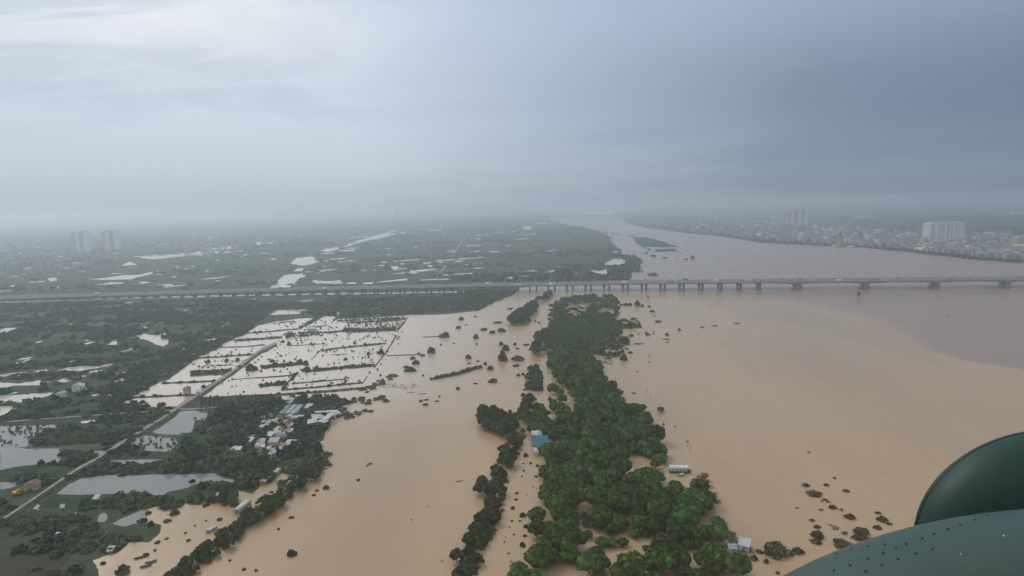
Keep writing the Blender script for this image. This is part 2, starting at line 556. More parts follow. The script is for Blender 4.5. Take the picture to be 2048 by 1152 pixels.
LAND9 = [(0, 615), (480, 606), (500, 640), (420, 690), (330, 740), (240, 790), (0, 800)]
SLIV = []
while len(SLIV) < 46:
    a, b = r9.uniform(0, 500), r9.uniform(615, 800)
    if inside(np.array([[a, b]]), LAND9)[0]:
        L, h, s = r9.uniform(6, 34) * (0.6 + (b - 600) / 200), r9.uniform(0.9, 2.3) * (0.7 + (b - 600) / 160), -0.10 - 0.12 * r9.random()
        SLIV.append([(a, b), (a + L * 0.3, b + L * 0.3 * s - h * 0.6), (a + L * 0.7, b + L * 0.7 * s - h * 0.8), (a + L, b + L * s), (a + L * 0.6, b + L * 0.6 * s + h * 0.6), (a + L * 0.2, b + L * 0.2 * s + h * 0.7)])
PADDY += SLIV
PADDY += [[(-40, 603), (60, 600), (250, 595), (510, 589), (510, 592), (250, 599), (60, 604), (-40, 608)], [(515, 589), (700, 585.5), (930, 582.5), (930, 585.5), (700, 589), (515, 592)]]
PADDY += [T(512, 580, 4, [(115, 200), (160, 160), (320, 155), (410, 150), (400, 190), (200, 198)]), T(512, 580, 4, [(60, 282), (130, 268), (330, 240), (330, 232), (150, 255), (60, 275)])]
FARW = [T(512, 380, 4, q) for q in (
    [(110, 785), (190, 710), (230, 680), (390, 665), (400, 690), (350, 705), (280, 770), (260, 785)], [(275, 590), (320, 545), (470, 528), (500, 570), (460, 590), (370, 605)],
    [(300, 650), (330, 630), (380, 622), (370, 650)],
    [(510, 490), (560, 470), (660, 455), (660, 475), (580, 495)], [(690, 460), (760, 420), (900, 380), (1000, 350), (1130, 345), (1060, 370), (960, 395), (900, 400), (720, 455)],
    [(1030, 340), (1130, 318), (1140, 325), (1040, 350)], [(1360, 320), (1490, 312), (1490, 325), (1380, 328)], [(1100, 566), (1310, 553), (1310, 560), (1100, 573)],
    [(1440, 562), (1760, 538), (1860, 535), (1760, 546), (1440, 570)], [(970, 735), (1210, 708), (1210, 722), (970, 740)], [(1080, 612), (1170, 604), (1140, 640), (1085, 642)],
    [(1250, 592), (1400, 576), (1400, 588), (1250, 598)], [(1370, 602), (1420, 600), (1420, 615), (1375, 617)], [(1230, 645), (1450, 628), (1450, 640), (1230, 660)],
    [(940, 645), (990, 618), (990, 630), (960, 648)], [(400, 652), (600, 637), (600, 647), (400, 658)], [(1490, 678), (1730, 662), (1730, 670), (1490, 684)],
    [(1310, 718), (1560, 708), (1560, 716), (1310, 724)], [(760, 376), (900, 366), (900, 374), (760, 381)], [(1660, 490), (1790, 486), (1790, 494), (1660, 496)],
    [(1660, 447), (1800, 440), (1800, 446), (1660, 452)], [(1700, 368), (1860, 356), (1860, 362), (1700, 374)], [(1980, 705), (2048, 690), (2048, 720), (1990, 730)], [(480, 740), (680, 722), (680, 735), (480, 750)],
    [(850, 745), (940, 735), (930, 752), (860, 755)], [(0, 418), (60, 416), (220, 426), (60, 438), (0, 440)], [(590, 552), (720, 542), (700, 552), (600, 558)],
    [(500, 508), (640, 498), (640, 506), (500, 516)], [(660, 482), (790, 478), (780, 490), (660, 488)], [(330, 890), (460, 877), (460, 884), (330, 896)],
    [(600, 745), (700, 738), (690, 748), (610, 752)], [(720, 742), (800, 738), (800, 750), (730, 752)], [(1020, 895), (1090, 888), (1080, 898)], [(920, 950), (955, 938), (950, 952)],
    [(1160, 340), (1200, 330), (1190, 350), (1140, 352)], [(1860, 490), (1945, 488), (1940, 496), (1870, 498)], [(1750, 390), (1800, 386), (1790, 398)])]
FARW += [T(0, 380, 4, q) for q in (
    [(1120, 535), (1200, 520), (1300, 523), (1500, 500), (1640, 490), (1960, 485), (1930, 495), (1500, 524), (1250, 555), (1130, 550)], [(1600, 483), (1760, 455), (1910, 445), (1920, 468), (1700, 478)],
    [(700, 715), (830, 705), (1000, 680), (1100, 680), (1280, 640), (1220, 670), (1040, 715), (900, 720)], [(770, 760), (880, 740), (990, 740), (980, 750), (850, 758)],
    [(470, 622), (570, 613), (510, 637)], [(380, 708), (440, 698), (460, 722), (400, 732)], [(0, 470), (140, 475), (130, 488), (0, 490)], [(230, 737), (370, 727), (360, 735), (240, 742)],
    [(410, 780), (480, 771), (470, 780)], [(970, 606), (1030, 576), (1050, 578), (1100, 600)], [(0, 805), (100, 795), (90, 805), (0, 815)], [(390, 922), (510, 918), (440, 942)],
    [(1240, 972), (1330, 960), (1330, 967), (1250, 978)], [(1390, 935), (1450, 918), (1440, 930)], [(100, 950), (250, 941), (250, 947), (100, 955)], [(1970, 885), (2048, 865), (2048, 880), (1980, 895)],
    [(450, 665), (500, 655), (470, 668)], [(580, 655), (690, 645), (680, 655)], [(930, 905), (1090, 893), (1080, 900), (940, 910)], [(1480, 615), (1570, 610), (1560, 616)],
    [(1900, 535), (1960, 515), (2010, 512), (1950, 530)], [(1360, 615), (1440, 612), (1430, 618)], [(900, 1130), (950, 1120), (940, 1130)], [(220, 1008), (270, 1003), (265, 1012)],
    [(380, 1030), (415, 1025), (410, 1035)], [(660, 1085), (720, 1082), (700, 1090)], [(1120, 955), (1150, 952), (1145, 960)], [(1520, 900), (1550, 900), (1540, 908)], [(1720, 563), (1760, 560), (1750, 568)])]
FARW += [T(1024, 380, 4, q) for q in (
    [(0, 698), (60, 685), (170, 690), (230, 672), (235, 682), (160, 705), (60, 702), (0, 715)], [(265, 662), (410, 622), (410, 635), (290, 668)],
    [(720, 608), (790, 560), (840, 545), (920, 560), (935, 590), (900, 605), (800, 600)], [(470, 680), (520, 662), (515, 695), (475, 700)],
    [(630, 640), (700, 650), (770, 630), (780, 655), (820, 658), (760, 672), (740, 700), (700, 690), (680, 668), (640, 655)], [(800, 490), (850, 485), (855, 495), (810, 500)],
    [(80, 292), (130, 288), (160, 292), (150, 318), (90, 312)], [(20, 392), (130, 388), (130, 394), (20, 398)], [(160, 268), (260, 258), (340, 268), (340, 275), (260, 268), (160, 274)], [(0, 330), (30, 325), (30, 335), (0, 338)],
    [(0, 360), (190, 352), (190, 358), (0, 366)])]
LAND8 = [(0, 500), (300, 470), (560, 455), (760, 445), (1090, 440), (1180, 465), (1060, 545), (700, 570), (0, 580)]
k = 0
while k < 95:
    a, b = r9.uniform(0, 1150), r9.uniform(445, 578)
    if inside(np.array([[a, b]]), LAND8)[0]:
        L, h, s = r9.uniform(8, 46) * (0.4 + (b - 440) / 160), r9.uniform(0.7, 1.7) * (0.5 + (b - 440) / 110), -0.03 - 0.09 * r9.random()
        FARW.append([(a, b), (a + L * 0.4, b + L * 0.4 * s - h * 0.7), (a + L, b + L * s), (a + L * 0.5, b + L * 0.5 * s + h * 0.7)])
        k += 1
POND = [T(0, 640, 4, [(1440, 732), (1560, 722), (1600, 740), (1660, 745), (1640, 800), (1560, 800), (1545, 870), (1500, 920), (1280, 915), (1220, 900), (1400, 780)])]
POND += [T(0, 864, 4, q) for q in (
    [(0, 115), (130, 125), (200, 135), (470, 135), (475, 160), (490, 260), (300, 260), (130, 280), (0, 305)], [(800, 265), (870, 230), (1290, 218), (1270, 240), (1180, 250), (1060, 270), (950, 260), (830, 272)],
    [(450, 500), (560, 415), (650, 375), (760, 360), (860, 345), (1000, 350), (1300, 340), (1480, 340), (1680, 330), (1740, 340), (1800, 375), (1890, 385), (1880, 410), (1720, 420), (1560, 420), (1500, 450), (1350, 480), (1280, 520), (1180, 490), (900, 495), (640, 505)],
    [(780, 720), (790, 670), (830, 645), (860, 665), (860, 700), (830, 725)], [(0, 405), (130, 400), (120, 440), (40, 460), (0, 460)],
    [(900, 740), (960, 700), (1100, 640), (1180, 615), (1180, 680), (1090, 730), (1000, 760)],
    [(730, 160), (850, 150), (820, 190), (740, 200)],
    [(1060, 60), (1150, 30), (1400, 50), (1420, 90), (1360, 160), (1150, 150), (1050, 110)])]
POND += [T(0, 640, 4, [(0, 850), (180, 850), (460, 840), (450, 870), (330, 900), (260, 980), (200, 1020), (0, 1010)])]
tag(obj('paddy_water', sheet_mesh('paddy_water', [flat(q, 5, 1.2, i) for i, q in enumerate(PADDY)] + [flat(q, 4, 0.6, i + 50) for i, q in enumerate(FARW)], 0.12, M['paddy'])),
    'pale standing water lying in fields and ponds on both sides of the viaduct', None, None, 'structure')
tag(obj('pond_water', sheet_mesh('pond_water', [flat(q, 5, 1.2, i) for i, q in enumerate(POND)], 0.14, M['pond'])), 'grey still pond water in the fields at lower left', None, None, 'structure')

# dikes and causeways between the flooded paddies: (points, height in pixels)
S1 = lambda q: T(380, 600, 6.4, q)
R7 = lambda q: T(512, 580, 4, q)
R5 = lambda q: T(0, 640, 4, q)
DIKES = [(S1([(740, 425), (980, 410), (1200, 385), (1390, 372)]), 3.2), (S1([(560, 520), (900, 500), (1180, 480)]), 5.5), (S1([(1400, 370), (1480, 310), (1560, 260), (1680, 180)]), 4.5),
         (S1([(380, 608), (700, 600), (960, 575)]), 2.6), (S1([(1480, 350), (1650, 335), (1770, 328)]), 1.2), (S1([(1390, 425), (1600, 415), (1780, 420), (2048, 385)]), 4.5),
         (R7([(700, 318), (850, 325), (1120, 312)]), 11), (R7([(750, 262), (1000, 250), (1200, 232)]), 4.5), (R7([(1215, 215), (1180, 270), (1130, 330)]), 3), (S1([(1810, 300), (1870, 230)]), 1.8),
         (S1([(100, 745), (400, 730), (700, 705), (900, 700)]), 3.6), (R7([(270, 447), (410, 440), (560, 430)]), 1.6), (R7([(525, 488), (620, 470), (850, 446), (1040, 428)]), 4.0),
         (R7([(440, 560), (530, 470)]), 1.6), (R7([(40, 620), (200, 605), (400, 585)]), 9), (R7([(600, 521), (730, 514)]), 1.6), (R7([(390, 655), (600, 632), (950, 603)]), 7), (R7([(945, 622), (1040, 500), (1120, 370)]), 3),
         (R7([(1050, 528), (1280, 518)]), 2.2), (R7([(0, 705), (180, 694), (330, 680)]), 2.6), (R7([(210, 800), (270, 725), (340, 660)]), 3.4), (R7([(200, 802), (500, 778), (850, 742)]), 4.0), (R7([(850, 752), (890, 690)]), 1.8),
         (R7([(165, 842), (500, 818), (830, 790), (960, 770)]), 6), (R7([(280, 752), (460, 735), (700, 716)]), 3), (R7([(30, 772), (130, 758), (235, 758)]), 7), (R7([(1335, 379), (1480, 372)]), 1.8),
         (S1([(0, 945), (200, 935), (420, 930), (540, 905)]), 15), (R5([(1290, 508), (1500, 500), (1720, 490)]), 4.5), (R5([(1060, 622), (1300, 612), (1420, 605), (1570, 602)]), 4.5), (R5([(905, 735), (1200, 720), (1440, 700)]), 4.5),
         (S1([(270, 840), (560, 835)]), 1.6), (S1([(540, 1020), (900, 995), (1330, 965)]), 1.8), (R7([(450, 740), (560, 720)]), 3.0), (R7([(560, 285), (470, 300)]), 1.6)]
tag(obj('dike_banks', sheet_mesh('dike_banks', [strip(p, w, 6, 0.7, i) for i, (p, w) in enumerate(DIKES)], 0.3, M['dike'])), 'low grassy dike banks between the flooded paddies', None, None, 'structure')
CROPS = [T(0, 864, 4, [(290, 590), (420, 505), (640, 508), (760, 500), (700, 540), (640, 610), (400, 608)]), T(0, 864, 4, [(0, 310), (300, 262), (480, 265), (470, 320), (350, 335), (0, 350)]),
         T(0, 640, 4, [(1440, 905), (1560, 900), (1700, 920), (1640, 970), (1540, 990), (1480, 960)]), R5([(1020, 480), (1100, 440), (1250, 450), (1180, 500), (1080, 540), (1000, 520)]),
         [(400, 797), (470, 793), (552, 789), (552, 801), (500, 809), (420, 812)]]
tag(obj('crop_field', sheet_mesh('crop_field', [flat(q, 5, 0.8, i) for i, q in enumerate(CROPS)], 0.2, M['crop'])), 'dark green crop fields beside the causeway at lower left', None, None, 'structure')
SOIL = [T(0, 864, 4, [(0, 1010), (300, 1000), (560, 990), (480, 1080), (440, 1160), (0, 1160)]), T(0, 864, 4, [(160, 640), (620, 640), (760, 720), (620, 740), (100, 800), (0, 790)])]
tag(obj('bare_soil', sheet_mesh('bare_soil', [flat(q, 5, 0.8, i) for i, q in enumerate(SOIL)], 0.2, M['soil'])), 'brown bare field soil at the lower left corner', None, None, 'structure')
RB = [(-60, 1085), (0, 1047), (88, 988), (150, 945), (186, 925), (262, 878), (330, 836), (372, 808), (400, 790), (470, 742), (520, 704), (553, 688)]
tag(obj('causeway_bank', sheet_mesh('causeway_bank', [strip(RB, 13, 12, 0.6, 5)], 0.42, M['dike'])), 'grassy bank under the raised field road', None, None, 'structure')
tag(obj('field_road', sheet_mesh('field_road', [strip([(a, b - 2) for a, b in RB], 5.5, 12, 0.2, 6)], 0.8, M['track'])), 'pale concrete field road running up through the flooded paddies', None, None, 'structure')
tag(obj('far_track', sheet_mesh('far_track', [strip(T(512, 380, 4, [(1445, 710), (1520, 600), (1600, 480), (1650, 410), (1705, 340)]), 3.0, 10, 0.2, 8), strip(R5([(0, 822), (400, 792), (1040, 745), (1360, 728), (1440, 712)]), 2.6, 10, 0.3, 3),
     strip(R5([(1380, 705), (1480, 720), (1700, 705), (1920, 676)]), 3.0, 10, 0.3, 4)], 0.5, M['track'])), 'straight pale tracks across the fields', None, None, 'structure')
tag(obj('river_island', sheet_mesh('river_island', [flat(T(1024, 400, 4, q), 4, 0.4, i) for i, q in enumerate(([(960, 300), (1060, 300), (1200, 330), (1250, 350), (1340, 372), (1240, 378), (1080, 375), (1060, 390), (1000, 350)],
     [(1130, 412), (1160, 395), (1300, 390), (1330, 410), (1200, 415)]))], 0.3, M['crop'])), 'low grassy islands in the river beyond the bridge', None, None, 'structure')
# ------------------------------------------------------------------ the twin viaduct
def by(x):                                       # line of the near deck's edge and its height above the water
    if x > 290:
        return 1213.0 - (x - 290) * 0.11
    return 1213.0 + (290 - x) * 0.084 if x > -400 else 1271.0 + (-400 - x) * 0.015


def bh(x):
    return 14.0 if x > 200 else max(5.0, 14.0 - (200 - x) * 0.0076)


MAIN = [504 + 114.5 * i for i in range(12)]


def girder_depth(x):
    if x < 448:
        return 2.0
    s = min(abs(x - p) for p in MAIN)
    return 2.1 + 2.6 * max(0, 1 - s / 57) ** 2


def loft(xs, profile, m, name, parent, loop=True, mi=None):
    """sweep a cross-section (list of (across, height)) along the bridge"""
    vs, fs, ms = [], [], []
    k = None
    for x in xs:
        pr = profile(x)
        k = len(pr)
        vs += [(x, by(x) + a, z) for a, z in pr]
    for i in range(len(xs) - 1):
        for j in range(k if loop else k - 1):
            jj = (j + 1) % k
            fs.append((i * k + j, i * k + jj, (i + 1) * k + jj, (i + 1) * k + j))
            ms.append(mi[j] if mi else 0)
    fs += [tuple(range(k)), tuple(range((len(xs) - 1) * k + k - 1, (len(xs) - 1) * k - 1, -1))]
    ms += [0, 0]
    me = bpy.data.meshes.new(name)
    me.from_pydata(vs, [], fs)
    for q in (m if isinstance(m, list) else [m]):
        me.materials.append(q)
    me.polygons.foreach_set('material_index', ms)
    me.update()
    return obj(name, me, parent)


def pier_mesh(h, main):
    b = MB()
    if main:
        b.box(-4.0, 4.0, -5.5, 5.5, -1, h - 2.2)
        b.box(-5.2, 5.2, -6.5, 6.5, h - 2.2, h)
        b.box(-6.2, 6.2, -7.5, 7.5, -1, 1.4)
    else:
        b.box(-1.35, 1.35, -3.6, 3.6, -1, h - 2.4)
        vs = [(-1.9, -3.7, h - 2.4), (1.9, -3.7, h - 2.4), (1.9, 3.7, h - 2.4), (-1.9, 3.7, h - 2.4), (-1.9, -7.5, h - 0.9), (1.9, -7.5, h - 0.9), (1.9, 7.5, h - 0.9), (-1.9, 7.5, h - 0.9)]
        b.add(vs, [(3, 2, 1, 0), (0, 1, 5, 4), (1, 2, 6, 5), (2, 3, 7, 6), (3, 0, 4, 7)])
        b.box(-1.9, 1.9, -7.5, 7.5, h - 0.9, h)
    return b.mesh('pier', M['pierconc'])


def viaduct(off, skew, label):
    root = empty('road_bridge', (0, 0, 0), 0, label, 'bridge', 'twin road bridges over the river')
    xs = [-1500 + 10 * i for i in range(300)]
    loft(xs, lambda x: [(off, bh(x) - 0.5), (off, bh(x)), (off + 19, bh(x)), (off + 19, bh(x) - 0.5), (off + 15, bh(x) - 0.9), (off + 4, bh(x) - 0.9)], [M['concrete'], M['asphalt']], 'deck', root, mi=[0, 1, 0, 0, 0, 0])
    loft(xs, lambda x: [(off + 4.2, bh(x) - 0.95), (off + 14.8, bh(x) - 0.95), (off + 13.6, bh(x) - 0.9 - girder_depth(x)), (off + 5.4, bh(x) - 0.9 - girder_depth(x))], M['concrete'], 'girder', root)
    for y in (0.25, 18.35):
        loft(xs, lambda x: [(off + y, bh(x)), (off + y, bh(x) + 1.1), (off + y + 0.4, bh(x) + 1.1), (off + y + 0.4, bh(x))], M['concrete'], 'parapet', root)
    px = [235 + 33.7 * k for k in range(7)] + [235 - 33.7 * k for k in range(1, 8)]
    x = 235 - 33.7 * 7
    while x > -1050:
        x -= 25
        px.append(x)
    for x in px:
        h = bh(x) - 0.9 - 2.0
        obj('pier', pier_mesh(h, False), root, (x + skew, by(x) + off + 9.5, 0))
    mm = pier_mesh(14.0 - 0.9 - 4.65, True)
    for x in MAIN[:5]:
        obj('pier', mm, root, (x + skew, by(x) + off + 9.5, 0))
    loft(xs, lambda x: [(off + 9.3, bh(x) + 0.004), (off + 9.3, bh(x) + 0.8), (off + 9.7, bh(x) + 0.8), (off + 9.7, bh(x) + 0.004)], M['concrete'], 'median_barrier', root)
    return root


viaduct(0.0, 0.0, 'long grey concrete viaduct across the river, the nearer of the twin bridges')
viaduct(24.0, 13.0, 'long grey concrete viaduct just behind its twin, the farther deck')

# traffic on the decks
CARP = {k: mat('car_' + k, c, 0.35, spec=0.5) for k, c in dict(white=(0.75, 0.76, 0.78), black=(0.02, 0.02, 0.025), red=(0.3, 0.04, 0.03), grey=(0.22, 0.23, 0.25), blue=(0.06, 0.12, 0.3)).items()}
M['tyre'] = mat('tyre', (0.02, 0.02, 0.02), 0.9)
M['glass'] = mat('dark_glass', (0.02, 0.025, 0.03), 0.1, spec=0.6)


def car_mesh(kind, m):
    b = MB()
    L, w, h = {'car': (4.6, 1.9, 0.85), 'bus': (11.5, 2.6, 3.1), 'truck': (9.0, 2.5, 1.0)}[kind]
    b.box(-L / 2, L / 2, -w / 2, w / 2, 0.4, 0.4 + h)
    if kind == 'car':
        vs = [(-1.7, -0.85, 1.25), (1.3, -0.85, 1.25), (1.3, 0.85, 1.25), (-1.7, 0.85, 1.25), (-1.2, -0.7, 1.85), (0.6, -0.7, 1.85), (0.6, 0.7, 1.85), (-1.2, 0.7, 1.85)]
        b.add(vs, [(0, 1, 5, 4), (1, 2, 6, 5), (2, 3, 7, 6), (3, 0, 4, 7)], 1)
        b.add(vs[4:], [(0, 1, 2, 3)], 0)
    elif kind == 'bus':
        for s in (-1, 1):
            b.box(-L / 2 + 0.4, L / 2 - 0.4, s * w / 2 - 0.02, s * w / 2 + 0.02, 1.9, 2.9, 1)
    else:
        b.box(-4.4, 2.0, -1.25, 1.25, 1.4, 3.6)
        b.box(2.3, 4.4, -1.2, 1.2, 1.4, 3.0)
        b.box(4.38, 4.43, -1.0, 1.0, 2.0, 2.8, 1)
    for x in (-L * 0.32, L * 0.32):
        for s in (-1, 1):
            b.tube((x, s * (w / 2 - 0.25), 0.38), (x, s * (w / 2 + 0.02), 0.38), 0.38, 0.38, 10, 2)
    return b.mesh(kind, [m, M['glass'], M['tyre']])


CARM = {(k, c): car_mesh(k, CARP[c]) for k, c in (('car', 'white'), ('car', 'black'), ('car', 'red'), ('car', 'grey'), ('bus', 'white'), ('truck', 'blue'), ('truck', 'grey'), ('truck', 'white'))}
r2 = random.Random(5)
TR = [('car', 'white')] * 4 + [('car', 'black')] * 4 + [('car', 'red')] * 2 + [('car', 'grey')] * 3 + [('bus', 'white')] * 2 + [('truck', 'blue'), ('truck', 'grey'), ('truck', 'white'), ('truck', 'white')]
used = []
for k in range(64):
    kind, c = TR[r2.randrange(len(TR))]
    lane = r2.choice((3.0, 6.8, 12.5, 16.0, 27.5, 31.0, 36.5, 40.0))
    x = r2.uniform(360, 830) if k < 26 else r2.uniform(-60, 360) if k < 48 else r2.uniform(-850, -60)
    if any(l == lane and abs(x - q) < 16 for l, q in used):
        continue
    used.append((lane, x))
    deck = 'nearer' if lane < 20 else 'farther'
    where = 'over the right half of the river' if x > 360 else 'near the wooded strip under the bridge' if x > -60 else 'over the fields at left'
    o = obj(kind, CARM[(kind, c)], None, (x, by(x) + lane, bh(x) + 0.01), (-0.11 if x > 290 else -0.08) + (0 if lane in (3.0, 6.8, 27.5, 31.0) else math.pi))
    tag(o, f'tiny {c} {kind} driving on the {deck} viaduct deck {where}', kind, f'{c} {kind} traffic on the {deck} deck {where}')

lamp = MB()
lamp.tube((0, 0, 0), (0, 0, 11.0), 0.26, 0.16, 8)
lamp.tube((0, 0, 10.9), (0, 1.8, 11.6), 0.11, 0.09, 6)
lamp_m = lamp.mesh('pole', M['paint'])
hd = MB()
hd.box(-0.22, 0.22, 1.6, 2.7, 11.5, 11.72)
head_m = hd.mesh('lamp_head', M['paint'])
for x in range(-40, 330, 28):
    t = empty('street_lamp', (x, by(x) + 43.0 - 0.45, bh(x) + 1.1), math.pi, 'thin white lamp post standing along the far edge of the viaduct', 'street lamp', 'lamp posts on the viaduct')
    obj('pole', lamp_m, t)
    obj('lamp_head', head_m, t)

# the distant bridge at the river bend
fb = empty('road_bridge', (0, 0, 0), 0, 'faint distant bridge crossing the river bend close to the horizon', 'bridge')
p0, p1 = G(1082, 438), G(1240, 436)
ax = (p1 - p0)
ln = ax.length
ang = math.atan2(ax.y, ax.x)
b = MB()
b.box(0, ln, -10, 10, 22, 30)
obj('deck', b.mesh('deck', M['glass']), fb, p0, ang)
b = MB()
b.box(0, ln, -10.5, -9.9, 30, 31.5)
obj('parapet', b.mesh('parapet', M['concrete']), fb, p0, ang)
b = MB()
b.box(-7, 7, -8, 8, -1, 24)
b.box(-10, 10, -9.5, 9.5, 20, 23.99)
fpm = b.mesh('pier', M['pierconc'])
for k in range(1, 9):
    obj('pier', fpm, fb, p0 + ax * (k / 9), ang)

# ------------------------------------------------------------------ buildings
WALL = [mat(n, c, 0.8, tuple(q * 0.8 for q in c), 0.08) for n, c in (('cream_wall', (0.52, 0.49, 0.42)), ('white_wall', (0.68, 0.68, 0.66)), ('grey_wall', (0.38, 0.38, 0.37)), ('ochre_wall', (0.48, 0.38, 0.24)), ('blue_wall', (0.34, 0.42, 0.48)), ('pink_wall', (0.48, 0.36, 0.32)))]
ROOF = {k: mat(k + '_roof', c, 0.6, tuple(q * 0.72 for q in c), 0.5) for k, c in dict(white=(0.46, 0.465, 0.47), grey=(0.30, 0.32, 0.34), red=(0.20, 0.085, 0.065), maroon=(0.13, 0.06, 0.06), teal=(0.012, 0.115, 0.135), blue=(0.13, 0.17, 0.22), cream=(0.42, 0.385, 0.31), green=(0.12, 0.22, 0.19), orange=(0.50, 0.22, 0.05)).items()}
M['winfar'] = mat('far_window', (0.30, 0.31, 0.33), 0.4, spec=0.5)
M['oldwall'] = mat('old_wall', (0.32, 0.315, 0.31), 0.9, (0.22, 0.22, 0.22), 0.05, world=True)
ROOF['old'] = mat('old_roof', (0.27, 0.265, 0.265), 0.8, (0.18, 0.18, 0.18), 0.1, world=True)
M['win'] = mat('window_dark', (0.17, 0.18, 0.19), 0.2, spec=0.6)
M['rail'] = mat('steel', (0.25, 0.25, 0.25), 0.5)


def tower(px0, px1, ytop, ybase, label, wall, bays, name='apartment_tower', depth=24, bow=0.0, turn=0.0, crown=True, wall2=None):
    """tall block of flats: body, set back bays of windows between piers, floor lines, roof parapet and plant rooms"""
    c = G((px0 + px1) / 2, ybase)
    s = mpp((px0 + px1) / 2, ybase)
    w, h = (px1 - px0) * s, (ybase - ytop) * s
    root = empty(name, c, turn, label, 'apartment block')
    b = MB()
    n = bays * 2 + 1
    bw = w / n
    f = lambda t: bow * (1 - (2 * t / w) ** 2)
    y1 = depth
    for i in range(n):
        x0, x1 = -w / 2 + i * bw, -w / 2 + (i + 1) * bw
        xm = (x0 + x1) / 2
        yo = -f(xm) + (1.6 if i % 2 else 0.0)
        hh = h * (0.965 if crown and i in (0, n - 1) else 1.0)
        b.box(x0, x1, yo, y1, 0, hh, 0 if i % 4 else 1)
    obj('wall', b.mesh('wall', [wall, wall2 or wall]), root)
    fl = max(6, int(h / 3.4))
    for i in range(1, n, 2):
        x0, x1 = -w / 2 + i * bw, -w / 2 + (i + 1) * bw
        g = MB()
        yo = -f((x0 + x1) / 2) + 1.6
        for k in range(fl):
            z = 2 + k * (h - 4) / fl
            g.box(x0 + bw * 0.10, x1 - bw * 0.10, yo - 0.12, yo - 0.02, z + 0.7, z + 2.5)
        obj('window_bay', g.mesh('window_bay', M['winfar']), root)
    r = MB()
    for i in range(1, n - 1, 2):
        x0 = -w / 2 + i * bw
        r.box(x0 + bw * 0.1, x0 + bw * 1.6, depth * 0.25, depth * 0.7, h + 0.01, h + 3.6)
    r.box(-w / 2 + bw, w / 2 - bw, -f(0) * 0.4 + 2.2, depth - 0.5, h + 0.005, h + 1.2)
    obj('roof', r.mesh('roof', ROOF['white']), root)
    return root


tower(143, 178, 465, 504, 'tall hazy apartment tower at left, the left one of a pair', M['paint'], 3, turn=-0.25, wall2=WALL[5])
tower(203, 238, 462, 500, 'tall hazy apartment tower at left, the right one of a pair', M['paint'], 3, turn=-0.2, wall2=WALL[5])
tower(1575, 1615, 420, 453, 'slender pale apartment block rising above the town on the far bank', M['paint'], 5, bow=4, turn=0.12, wall2=WALL[5])
tower(1851, 1937, 446, 488, 'broad pale apartment slab, the largest on the far bank', M['paint'], 8, bow=9, turn=0.25, depth=30, wall2=WALL[1])
tower(2032, 2066, 474, 499, 'beige office block at the right edge of the far bank', WALL[0], 3, name='office_block', turn=0.3, depth=26, wall2=WALL[3])
tower(551, 578, 418, 436, 'ghostly far tower block on the hazy skyline, left one of two', WALL[2], 3, turn=0)
tower(585, 618, 416, 435, 'ghostly far tower block on the hazy skyline, right one of two', WALL[2], 3, turn=0)
tower(790, 799, 415, 434, 'thin ghostly skyscraper alone on the hazy skyline', WALL[2], 2, turn=0)


def house_mesh(w, d, h, kind, wall, roof, name='house'):
    """small town house: walls with window bands, parapet and stair head, or a pitched metal roof"""
    b = MB()
    b.box(-w / 2, w / 2, -d / 2, d / 2, 0, h, 0, 1)
    nf = max(1, int(h / 3.4))
    for k in range(nf):
        z = k * h / nf
        nw = max(1, int(w / 3.2))
        for i in range(nw):
            x = -w / 2 + (i + 0.5) * w / nw
            b.box(x - 0.7, x + 0.7, -d / 2 - 0.06, -d / 2 - 0.01, z + 1.0, z + 2.5, 2)
    if kind == 'flat':
        for q in ((-w / 2 - 0.1, w / 2 + 0.1, -d / 2 - 0.1, -d / 2 + 0.2), (-w / 2 - 0.1, w / 2 + 0.1, d / 2 - 0.2, d / 2 + 0.1)):
            b.box(*q, h + 0.003, h + 0.8, 0)
        b.box(-w * 0.15, w * 0.4, d * 0.05, d * 0.38, h + 0.003, h + 2.8, 0, 1)
        b.tube((-w * 0.25, d * 0.2, h + 0.01), (-w * 0.25, d * 0.2, h + 1.8), 0.8, 0.8, 10, 1)
    else:
        b.gable(w, d, h + 0.02, h + w * 0.22 + 0.4, 0.5, 1)
        b.ends(w, d, h, h + w * 0.22 + 0.2, 0)
    return b.mesh(name, [wall, roof, M['win']])


HV = []
r3 = random.Random(21)
for k in range(14):
    kind = 'flat' if k % 2 else 'pitched'
    HV.append((house_mesh(r3.uniform(8, 18), r3.uniform(12, 22), r3.uniform(7, 17), kind, WALL[k % 6], [ROOF['white'], ROOF['grey'], ROOF['white'], ROOF['cream'], ROOF['red'], ROOF['blue'], ROOF['grey']][k % 7]), kind,
               ['white', 'grey', 'white', 'cream', 'red', 'blue', 'grey'][k % 7]))


def town(poly, n, where, seed, smin=0.8, smax=1.5, group='town houses'):
    r = random.Random(seed)
    w = [G(*p) for p in poly]
    done = []
    xs = [p[0] for p in poly]
    ys = [p[1] for p in poly]
    tries = 0
    while len(done) < n and tries < n * 60:
        tries += 1
        a, c = r.uniform(min(xs), max(xs)), r.uniform(min(ys), max(ys))
        if not inside(np.array([[a, c]]), poly)[0]:
            continue
        p = G(a, c)
        if any((p.x - q.x) ** 2 + (p.y - q.y) ** 2 < 26 ** 2 for q in done):
            continue
        done.append(p)
        me, kind, col = HV[r.randrange(len(HV))]
        s = r.uniform(smin, smax)
        o = obj('house', me, None, p, r.uniform(-0.5, 0.5) + r.choice((0, math.pi / 2)), (s, s, s * r.uniform(0.8, 1.1)))
        tag(o, f'{col} {kind} roofed house {where}', 'house', f'{col} {kind} roofed houses {where}')


